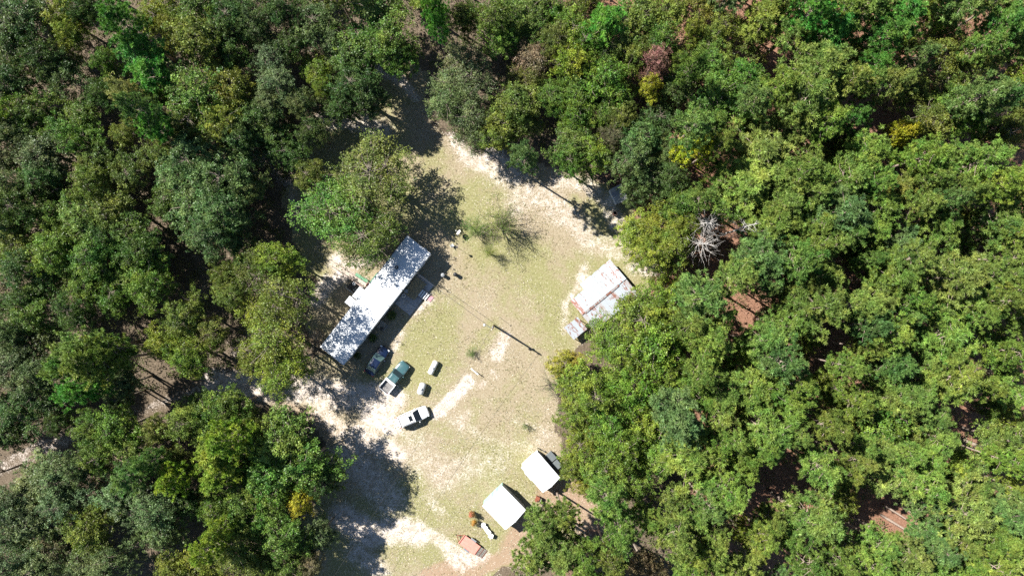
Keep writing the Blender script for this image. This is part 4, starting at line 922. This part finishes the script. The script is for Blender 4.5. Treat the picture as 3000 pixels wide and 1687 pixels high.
def cabin(root, paint, xb0, xb1, wb, zb, xr0, xr1, wr, zr, glass, parts=('windshield', 'rear_window')):
    """xb0/xr0 rear, xb1/xr1 front"""
    B = [Vector((xb0, -wb, zb)), Vector((xb1, -wb, zb)), Vector((xb1, wb, zb)), Vector((xb0, wb, zb))]
    T = [Vector((xr0, -wr, zr)), Vector((xr1, -wr, zr)), Vector((xr1, wr, zr)), Vector((xr0, wr, zr))]
    cb = MB().loft([B, T]).build('cabin', paint, root, bevel=0.05, seg=3, smooth=True)
    MB().loft([[Vector((xr0 + .08, -wr + .08, zr - .02)), Vector((xr1 - .08, -wr + .08, zr - .02)), Vector((xr1 - .08, wr - .08, zr - .02)), Vector((xr0 + .08, wr - .08, zr - .02))],
               [Vector((xr0 + .22, -wr + .2, zr + .035)), Vector((xr1 - .22, -wr + .2, zr + .035)), Vector((xr1 - .22, wr - .2, zr + .035)), Vector((xr0 + .22, wr - .2, zr + .035))]]).build('roof', paint, cb, bevel=0.015)
    for nm, q in ((parts[0], [B[1], B[2], T[2], T[1]]), (parts[1], [B[3], B[0], T[0], T[3]])):
        a, b_ = face_pane(q, (0.92, 0.95, 0.92), 0.014); MB().loft([b_, a]).build(nm, glass, root)
    for q in ([B[0], B[1], T[1], T[0]], [B[2], B[3], T[3], T[2]]):
        a, b_ = face_pane(q, (0.84, 1, 0.62), 0.012); MB().loft([b_, a]).build('side_window', glass, root)
    return cb
def common(root, paint, front, rear, w, axf, axr, zh=0.68, zt=0.75, r=0.33, mirror_x=0.7, mz=0.98):
    for x in (axf, axr):
        for sy in (-1, 1): wheel(root, x, sy * (w - 0.10), r)
    for sy in (-1, 1):
        MB().box((front - 0.16, sy * (w * 0.70), zh), (0.22, 0.34, 0.15)).build('headlight', LAMPW, root, bevel=0.04)
        MB().box((rear + 0.08, sy * (w * 0.78), zt), (0.14, 0.26, 0.18)).build('taillight', LAMPR, root, bevel=0.03)
        MB().box((mirror_x, sy * (w + 0.10), mz), (0.12, 0.20, 0.14)).build('mirror', paint, root, bevel=0.03)
    MB().box((front - 0.02, 0, 0.42), (0.10, w * 1.5, 0.16)).build('front_bumper', TRIM, root, bevel=0.03)
    MB().box((rear + 0.02, 0, 0.46), (0.10, w * 1.5, 0.16)).build('rear_bumper', TRIM, root, bevel=0.03)
    MB().box((front - 0.005, 0, 0.62), (0.05, w * 0.8, 0.14)).build('grille', TRIM, root, bevel=0.01)

BLUEP = mat('blue_car_paint', (0.004, 0.011, 0.036), rough=0.3, coat=0.6, noise=0.08, dirt=(0.03, 0.045, 0.08), dirt_amt=0.25)
CARGLASS = glass_mat('car_glass', (0.012, 0.015, 0.017)); TEALGLASS = glass_mat('teal_windscreen', (0.06, 0.10, 0.095))
sd = empty('blue_sedan', P(1107.5, 1055, 0), R(57.5)); tag(sd, 'dark blue sedan parked in the shade beside the mobile home', 'car')
MB().loft([ring(-2.30, 0.62, 0.34, 0.72, 0.80), ring(-2.18, 0.78, 0.28, 0.82, 0.92), ring(-1.75, 0.86, 0.22, 0.88, 0.98), ring(-0.9, 0.90, 0.20, 0.90, 1.0), ring(0.3, 0.90, 0.20, 0.88, 0.98), ring(1.1, 0.88, 0.20, 0.82, 0.92),
           ring(1.75, 0.84, 0.22, 0.74, 0.84), ring(2.15, 0.74, 0.26, 0.64, 0.72), ring(2.30, 0.52, 0.34, 0.56, 0.62)]).build('body', BLUEP, sd, smooth=True)
cabin(sd, BLUEP, -1.72, 1.02, 0.80, 0.90, -1.05, 0.25, 0.60, 1.42, TEALGLASS)
common(sd, BLUEP, 2.28, -2.28, 0.88, 1.42, -1.38, 0.62, 0.74, 0.32, 0.62)

TEALP = mat('teal_truck_paint', (0.04, 0.098, 0.108), rough=0.35, coat=0.5, noise=0.1, dirt=(0.25, 0.3, 0.3), dirt_amt=0.35)
SILV = mat('silver_truck_paint', (0.48, 0.49, 0.50), rough=0.4, coat=0.3, noise=0.08); BEDGREY = mat('bed_liner', (0.20, 0.19, 0.185), rough=0.8, noise=0.2)
pk = empty('pickup_truck', P(1160, 1101.5, 0), R(50.3)); tag(pk, 'teal pickup truck with open bed and pale rails beside the blue sedan', 'pickup truck')
MB().loft([ring(-0.75, 0.86, 0.36, 1.02, 1.06), ring(0.2, 0.88, 0.32, 1.02, 1.06), ring(1.0, 0.88, 0.32, 1.0, 1.06), ring(1.8, 0.86, 0.34, 0.96, 1.02), ring(2.35, 0.80, 0.38, 0.90, 0.96), ring(2.55, 0.66, 0.42, 0.80, 0.85)]).build('body', TEALP, pk, smooth=True)
cabin(pk, TEALP, -0.72, 1.05, 0.80, 1.02, -0.60, 0.38, 0.66, 1.62, glass_mat('truck_glass', (0.018, 0.03, 0.03)))
MB().box((-1.66, 0, 0.66), (1.86, 1.5, 0.06)).build('bed_floor', BEDGREY, pk)
for k in range(6): MB().box((-1.66, -0.55 + k * 0.22, 0.70), (1.8, 0.06, 0.02)).build('bed_rib', BEDGREY, pk)
for sy in (-1, 1):
    MB().box((-1.66, sy * 0.82, 0.78), (1.86, 0.12, 0.62)).build('bed_side', TEALP, pk, bevel=0.03)
    MB().box((-1.66, sy * 0.83, 1.105), (1.84, 0.17, 0.035)).build('bed_rail', SILV, pk, bevel=0.01)
    MB().box((-1.45, sy * 0.62, 0.78), (0.8, 0.2, 0.18)).build('wheel_arch', BEDGREY, pk, bevel=0.04)
MB().box((-2.61, 0, 0.80), (0.07, 1.6, 0.58)).build('tailgate', SILV, pk, bevel=0.02)
MB().box((-0.92, 0, 1.13), (0.34, 1.74, 0.22)).build('toolbox', WHITE, pk, bevel=0.03)
common(pk, TEALP, 2.53, -2.66, 0.87, 1.70, -1.55, 0.78, 0.80, 0.36, 0.80, 1.12)

WHITEP = mat('white_car_paint', (0.80, 0.80, 0.80), rough=0.3, coat=0.5, noise=0.03)
sv = empty('white_suv', P(1212, 1217.5, 0), R(22.7)); tag(sv, 'white sport utility car with dark sunroof parked on the sandy yard', 'car')
MB().loft([ring(-2.34, 0.66, 0.42, 0.86, 0.92), ring(-2.22, 0.82, 0.32, 0.98, 1.04), ring(-1.7, 0.90, 0.26, 1.02, 1.08), ring(-0.8, 0.93, 0.24, 1.04, 1.10), ring(0.4, 0.93, 0.24, 1.02, 1.10), ring(1.2, 0.92, 0.24, 0.98, 1.06),
           ring(1.8, 0.88, 0.26, 0.92, 1.0), ring(2.18, 0.78, 0.30, 0.82, 0.88), ring(2.36, 0.54, 0.38, 0.70, 0.76)]).build('body', WHITEP, sv, smooth=True)
cabin(sv, WHITEP, -2.12, 1.14, 0.86, 1.04, -1.78, 0.28, 0.73, 1.66, CARGLASS)
MB().box((-0.22, 0, 1.702), (0.52, 0.80, 0.016)).build('sunroof', CARGLASS, sv, bevel=0.005)
for sy in (-1, 1): MB().bar((-1.65, sy * 0.60, 1.73), (0.15, sy * 0.60, 1.73), 0.045, 0.04).build('roof_rail', GREYMETAL, sv)
MB().box((-2.06, 0, 1.58), (0.22, 1.2, 0.04)).build('rear_spoiler', WHITEP, sv, bevel=0.01)
common(sv, WHITEP, 2.33, -2.33, 0.91, 1.45, -1.42, 0.78, 0.90, 0.36, 0.72, 1.12)

# ------------------------------------------------------------------ trailer
SALMON = mat('salmon_paint', (0.56, 0.215, 0.165), rough=0.7, noise=0.08, scale=3, dirt=(0.6, 0.36, 0.3), dirt_amt=0.4, dirt_scale=2.0)
tl = empty('utility_trailer', P(1376.5, 1591, 0), R(-36.5)); tag(tl, 'salmon-decked utility trailer with its ramp lowered, below the white sheds', 'trailer')
for k in range(8): MB().box((0, -0.63 + k * 0.18, 0.58), (2.8, 0.176, 0.04)).build('plank', SALMON, tl)
for sy in (-1, 1): MB().box((0, sy * 0.745, 0.57), (2.86, 0.05, 0.12)).build('side_rail', SALMON, tl)
MB().box((-1.45, 0, 0.62), (0.08, 1.54, 0.24)).build('front_rail', SALMON, tl); MB().box((-1.36, 0, 0.615), (0.05, 1.4, 0.02)).build('front_slot', DARKWOOD, tl)
for sy in (-1, 1):
    w_ = wheel(tl, 0.1, sy * 0.92, 0.28, 0.18)
    MB().loft([[Vector((x, sy * 0.80, z)) for x, z in ((-0.38, 0.5), (-0.3, 0.66), (0.5, 0.66), (0.58, 0.5))], [Vector((x, sy * 1.04, z)) for x, z in ((-0.38, 0.48), (-0.3, 0.62), (0.5, 0.62), (0.58, 0.48))]]).build('fender', GREYMETAL, tl)
    MB().bar((-1.45, sy * 0.6, 0.5), (-2.35, 0, 0.48), 0.07, 0.08).build('tongue', RUSTPAINT, tl)
MB().box((-2.42, 0, 0.5), (0.22, 0.12, 0.1)).build('coupler', BLACK, tl, bevel=0.02); MB().tube([(-2.1, 0, 0.0), (-2.1, 0, 0.85)], 0.035, 8).build('jack', BLACK, tl)
for k in range(5): MB().bar((1.45, -0.56 + k * 0.28, 0.50), (2.66, -0.56 + k * 0.28, 0.05), 0.25, 0.03).build('ramp_board', GREYWOOD, tl)
for x, z in ((1.5, 0.51), (2.06, 0.30), (2.64, 0.085)): MB().box((x, 0, z), (0.05, 1.42, 0.05)).build('ramp_crossbar', RUSTPAINT, tl)

# ------------------------------------------------------------------ propane tanks
TANKW = mat('tank_white', (0.74, 0.74, 0.73), rough=0.45, noise=0.05, dirt=(0.5, 0.46, 0.4), dirt_amt=0.3); TANKG = mat('tank_grey', (0.50, 0.51, 0.50), rough=0.7, noise=0.12, dirt=(0.36, 0.36, 0.32), dirt_amt=0.5)
def tank(px, py, ang, L_, r, m_, label):
    root = empty('propane_tank', P(px, py), R(ang)); tag(root, label, 'tank')
    rot = Matrix.Rotation(math.pi / 2, 3, 'Y'); z = r + 0.18
    prof = []
    for k in range(6): a = math.pi / 2 * k / 5; prof.append((max(r * math.sin(a), 0.01), -L_ / 2 + r * 0.55 * (1 - math.cos(a))))
    prof += [(q[0], -q[1]) for q in prof[::-1]]
    MB().lathe(prof, 20, (0, 0, z), rot).build('shell', m_, root, smooth=True)
    d = MB().lathe([(0.17, z + r - 0.05), (0.17, z + r + 0.10), (0.10, z + r + 0.17), (0.01, z + r + 0.18)], 14).build('valve_dome', m_, root, smooth=True)
    for x in (-L_ * 0.28, L_ * 0.28): MB().box((x, 0, 0.15), (0.1, r * 1.3, 0.34)).build('leg', m_, root)
    for x in (-L_ * 0.16, L_ * 0.16): MB().torus((x, 0, z + r + 0.02), 0.06, 0.014, 12, 5, rot=Matrix.Rotation(math.pi / 2, 3, 'X')).build('lifting_lug', STEEL, root)
tank(1270, 1075, 63.5, 2.2, 0.41, TANKW, 'white cylindrical propane tank, longer of the two near the pickup')
tank(1237, 1136, 71.0, 1.85, 0.50, TANKG, 'stubby grey propane tank above the white car')

# ------------------------------------------------------------------ pole and wires
pole = empty('utility_pole', P(1447, 953)); tag(pole, 'wooden utility pole with a lamp arm in the middle of the clearing', 'utility pole')
MB().tube([(0, 0, -0.2), (0, 0, 4), (0, 0, 8.3)], [0.15, 0.13, 0.105], 10).build('pole', POLEWOOD, pole, smooth=True)
a0 = Vector((0, 0, 7.55)); a1 = P(1419, 952, 7.75) - P(1447, 953)
MB().tube([a0, a0 + (a1 - a0) * 0.3 + Vector((0, 0, 0.15)), a1], 0.028, 8).build('lamp_arm', STEEL, pole)
lh = MB().lathe([(0.10, 0.10), (0.16, 0.0), (0.17, -0.14), (0.13, -0.24), (0.03, -0.27)], 14, a1).build('lamp_head', WHITE, pole, smooth=True)
MB().box((0.0, 0.16, 7.0), (0.16, 0.14, 0.3)).build('junction_box', GREYMETAL, pole)
MB().lathe([(0.05, 0), (0.07, 0.05), (0.04, 0.14)], 8, (-0.10, -0.13, 7.85)).build('insulator', WHITE, pole)
WIRE = mat('black_cable', (0.03, 0.03, 0.03), rough=0.6, noise=0.1)
def cable(p0, p1, sag, r, label, n=24):
    pts = [Vector(p0) + (Vector(p1) - Vector(p0)) * (k / n) + Vector((0, 0, -4 * sag * (k / n) * (1 - k / n))) for k in range(n + 1)]
    mid = P(0, 0); o = MB().tube(pts, r, 5).build('overhead_cable', WIRE); tag(o, label, 'cable')
pb_ = P(1447, 953)
cable(pb_ + Vector((-0.12, 0.05, 7.9)), hw(6.7, -2.5, 4.62), 0.5, 0.024, 'thin overhead cable from the pole to the mobile home')
cable(pb_ + Vector((-0.1, -0.12, 7.95)), P(905, 1800) + Vector((0, 0, 7.6)), 0.9, 0.014, 'thin overhead cable running from the pole to the lower left')

# ------------------------------------------------------------------ small things about the yard
def bin_(px, py, label, m_):
    root = empty('rubbish_bin', P(px, py)); tag(root, label, 'bin', 'rubbish bins by the home')
    MB().lathe([(0.23, 0), (0.27, 0.8), (0.29, 0.82), (0.29, 0.86)], 18).build('barrel', BLACK, root, smooth=True)
    MB().lathe([(0.30, 0.865), (0.29, 0.91), (0.16, 0.96), (0.02, 0.965)], 18).build('lid', m_, root, smooth=True)
    MB().tube([(-0.09, 0, 0.95), (-0.07, 0, 1.02), (0.07, 0, 1.02), (0.09, 0, 0.95)], 0.016, 6).build('lid_handle', BLACK, root)
    for sy in (-1, 1): MB().box((0, sy * 0.29, 0.6), (0.14, 0.05, 0.04)).build('side_handle', BLACK, root)
bin_(1299, 806, 'round dark bin at the edge of the shade, nearer the home', GREYMETAL); bin_(1335, 804, 'round black bin out in the sun, farther from the home', BLACK)
bb = empty('burn_barrel', P(1800, 627)); tag(bb, 'rusty open burn barrel in front of the lean-to hut', 'barrel')
MB().lathe([(0.29, 0), (0.29, 0.28), (0.305, 0.30), (0.29, 0.32), (0.29, 0.58), (0.305, 0.60), (0.29, 0.62), (0.29, 0.88), (0.27, 0.88), (0.27, 0.3)], 20, cap=False).build('drum', RUSTPAINT, bb, smooth=False)
MB().torus((0, 0, 0.885), 0.285, 0.014, 20, 6).build('rim', PALEBOARD, bb); MB().lathe([(0.265, 0.2), (0.265, 0.3), (0.1, 0.36)], 14).build('ash', BLACK, bb)
gr = empty('rusty_smoker', P(1574, 1456), R(-20)); tag(gr, 'rust-red barbecue smoker on legs between the sheds and trees', 'smoker')
MB().box((0, 0, 0.75), (0.55, 0.75, 0.5)).build('firebox', RUSTPAINT, gr, bevel=0.05); MB().box((0, 0, 1.02), (0.57, 0.77, 0.05)).build('lid', RUSTPAINT, gr, bevel=0.02)
MB().lathe([(0.06, 0), (0.06, 0.35), (0.09, 0.36), (0.09, 0.40)], 10, (0.1, -0.2, 1.03)).build('chimney', BLACK, gr)
for sx in (-0.22, 0.22):
    for sy in (-0.3, 0.3): MB().tube([(sx, sy, 0.5), (sx * 1.2, sy * 1.15, 0)], 0.025, 6).build('leg', RUSTPAINT, gr)
MB().box((0.42, 0.0, 0.85), (0.26, 0.5, 0.03)).build('side_shelf', GREYWOOD, gr)
st_ = empty('tree_stump', P(1589, 1474)); tag(st_, 'pale sawn stump below the rusty smoker', 'stump')
MB().lathe([(0.24, 0), (0.2, 0.2), (0.19, 0.42)], 12).build('bark', BARK, st_); MB().lathe([(0.185, 0.42), (0.18, 0.425)], 12).build('sawn_top', PALEBOARD, st_)
for n_, (px, py, rr, hh, lab) in enumerate(((1417, 1535, 0.33, 0.55, 'white tub topmost in the row by the autumn shrubs'), (1424, 1544.5, 0.30, 0.5, 'white tub second from the top in the row'), (1431.5, 1554, 0.32, 0.62, 'white tub third from the top in the row'), (1438.5, 1564.5, 0.34, 0.75, 'white tub lowest in the row, nearest the trailer ramp'))):
    root = empty('white_tub', P(px, py), 0.4 * n_); tag(root, lab, 'tub', 'row of white tubs')
    sq = [(math.cos(a) * (1 / max(abs(math.cos(a)), abs(math.sin(a)))) ** 0.55, math.sin(a) * (1 / max(abs(math.cos(a)), abs(math.sin(a)))) ** 0.55) for a in [2 * math.pi * k / 16 for k in range(16)]]
    MB().loft([[Vector((x * rr * f, y * rr * f * 1.1, z)) for x, y in sq] for f, z in ((0.82, 0), (0.95, hh * 0.9))]).build('tub', WHITE, root)
    MB().loft([[Vector((x * rr * f, y * rr * f * 1.1, z)) for x, y in sq] for f, z in ((1.0, hh * 0.9), (1.0, hh * 0.97), (0.85, hh))]).build('lid', WHITE, root)
    MB().box((0, 0, hh + 0.02), (0.16, 0.05, 0.05)).build('handle', GREYMETAL, root, bevel=0.01)
# propped white plank
pp = empty('propped_plank', P(1380, 1079)); tag(pp, 'white plank propped slantwise on a stake in the grass', 'plank')
e1 = P(1401, 1097, 0.95) - P(1380, 1079)
MB().bar((0, 0, 0.05), tuple(e1), 0.13, 0.05).build('plank', WHITE, pp); MB().tube([(e1.x, e1.y, -0.05), (e1.x, e1.y, 0.93)], 0.03, 6).build('stake', GREYWOOD, pp)
# thin leaning stake
lsx = empty('leaning_stake', P(1463, 928)); tag(lsx, 'thin leaning stake just above the utility pole', 'stake')
MB().tube([(0, 0, -0.05), (0.05, -0.28, 2.1)], [0.025, 0.018], 6).build('rod', GREYWOOD, lsx); MB().box((0.05, -0.27, 1.95), (0.3, 0.03, 0.06), 0.6).build('crosspiece', GREYWOOD, lsx)
# satellite dish
sd_ = empty('satellite_dish', P(1347, 684), R(20)); tag(sd_, 'pale satellite dish on a short post in the oak shade', 'satellite dish')
MB().tube([(0, 0, -0.05), (0, 0, 1.0)], 0.035, 8).build('post', STEEL, sd_)
rt_ = Matrix.Rotation(R(125), 3, 'Z') @ Matrix.Rotation(R(58), 3, 'Y')
MB().lathe([(0.02, 0.0), (0.2, 0.03), (0.36, 0.10), (0.40, 0.13), (0.40, 0.145), (0.2, 0.05), (0.02, 0.02)], 20, (0, 0, 1.1), rt_).build('reflector', WHITE, sd_, smooth=True)
MB().tube([Vector((0, 0, 1.1)) + rt_ @ Vector((0.36, 0, 0.05)), Vector((0, 0, 1.1)) + rt_ @ Vector((0.12, 0, 0.6))], 0.018, 6).build('feed_arm', STEEL, sd_)
MB().box(Vector((0, 0, 1.1)) + rt_ @ Vector((0.1, 0, 0.6)), (0.09, 0.09, 0.12)).build('receiver', WHITE, sd_)
# folding chair under the oak
fc = empty('folding_chair', P(1326, 720), R(30)); tag(fc, 'pale folding chair in the shade near the satellite dish', 'chair')
MB().box((0, 0, 0.42), (0.44, 0.42, 0.03)).build('seat', STEEL, fc, bevel=0.01); MB().box((-0.24, 0, 0.72), (0.03, 0.42, 0.34), rot=Matrix.Rotation(-0.2, 3, 'Y')).build('backrest', WHITE, fc, bevel=0.01)
for sy in (-0.2, 0.2):
    MB().tube([(-0.28, sy, 0.88), (0.2, sy, 0)], 0.014, 6).build('leg', STEEL, fc); MB().tube([(0.2, sy, 0.42), (-0.22, sy, 0)], 0.014, 6).build('leg', STEEL, fc)
# bird house on a post
bh = empty('bird_house', P(1342, 727)); tag(bh, 'bird house on a thin tall post casting a knobbed shadow', 'bird house')
MB().tube([(0, 0, -0.05), (0, 0, 2.1)], 0.022, 6).build('post', GREYWOOD, bh); MB().box((0, 0, 2.2), (0.22, 0.2, 0.26)).build('box', GREYWOOD, bh)
for s_ in (-1, 1): MB().box((0, s_ * 0.075, 2.38), (0.3, 0.2, 0.02), rot=Matrix.Rotation(-s_ * 0.6, 3, 'X')).build('roof_board', DARKWOOD, bh)
# storage bench behind the home
bn = empty('storage_bench', P(1102, 698, 0), R(-38)); tag(bn, 'grey storage bench under the oak behind the upper end of the home', 'bench')
MB().box((0, 0, 0.28), (1.45, 0.55, 0.5)).build('box', GREYMETAL, bn, bevel=0.02); MB().box((0.02, 0, 0.56), (1.52, 0.62, 0.06)).build('lid', SIDING, bn, bevel=0.02); MB().box((0, 0.30, 0.78), (1.5, 0.05, 0.4)).build('backrest', WHITE, bn, bevel=0.02)
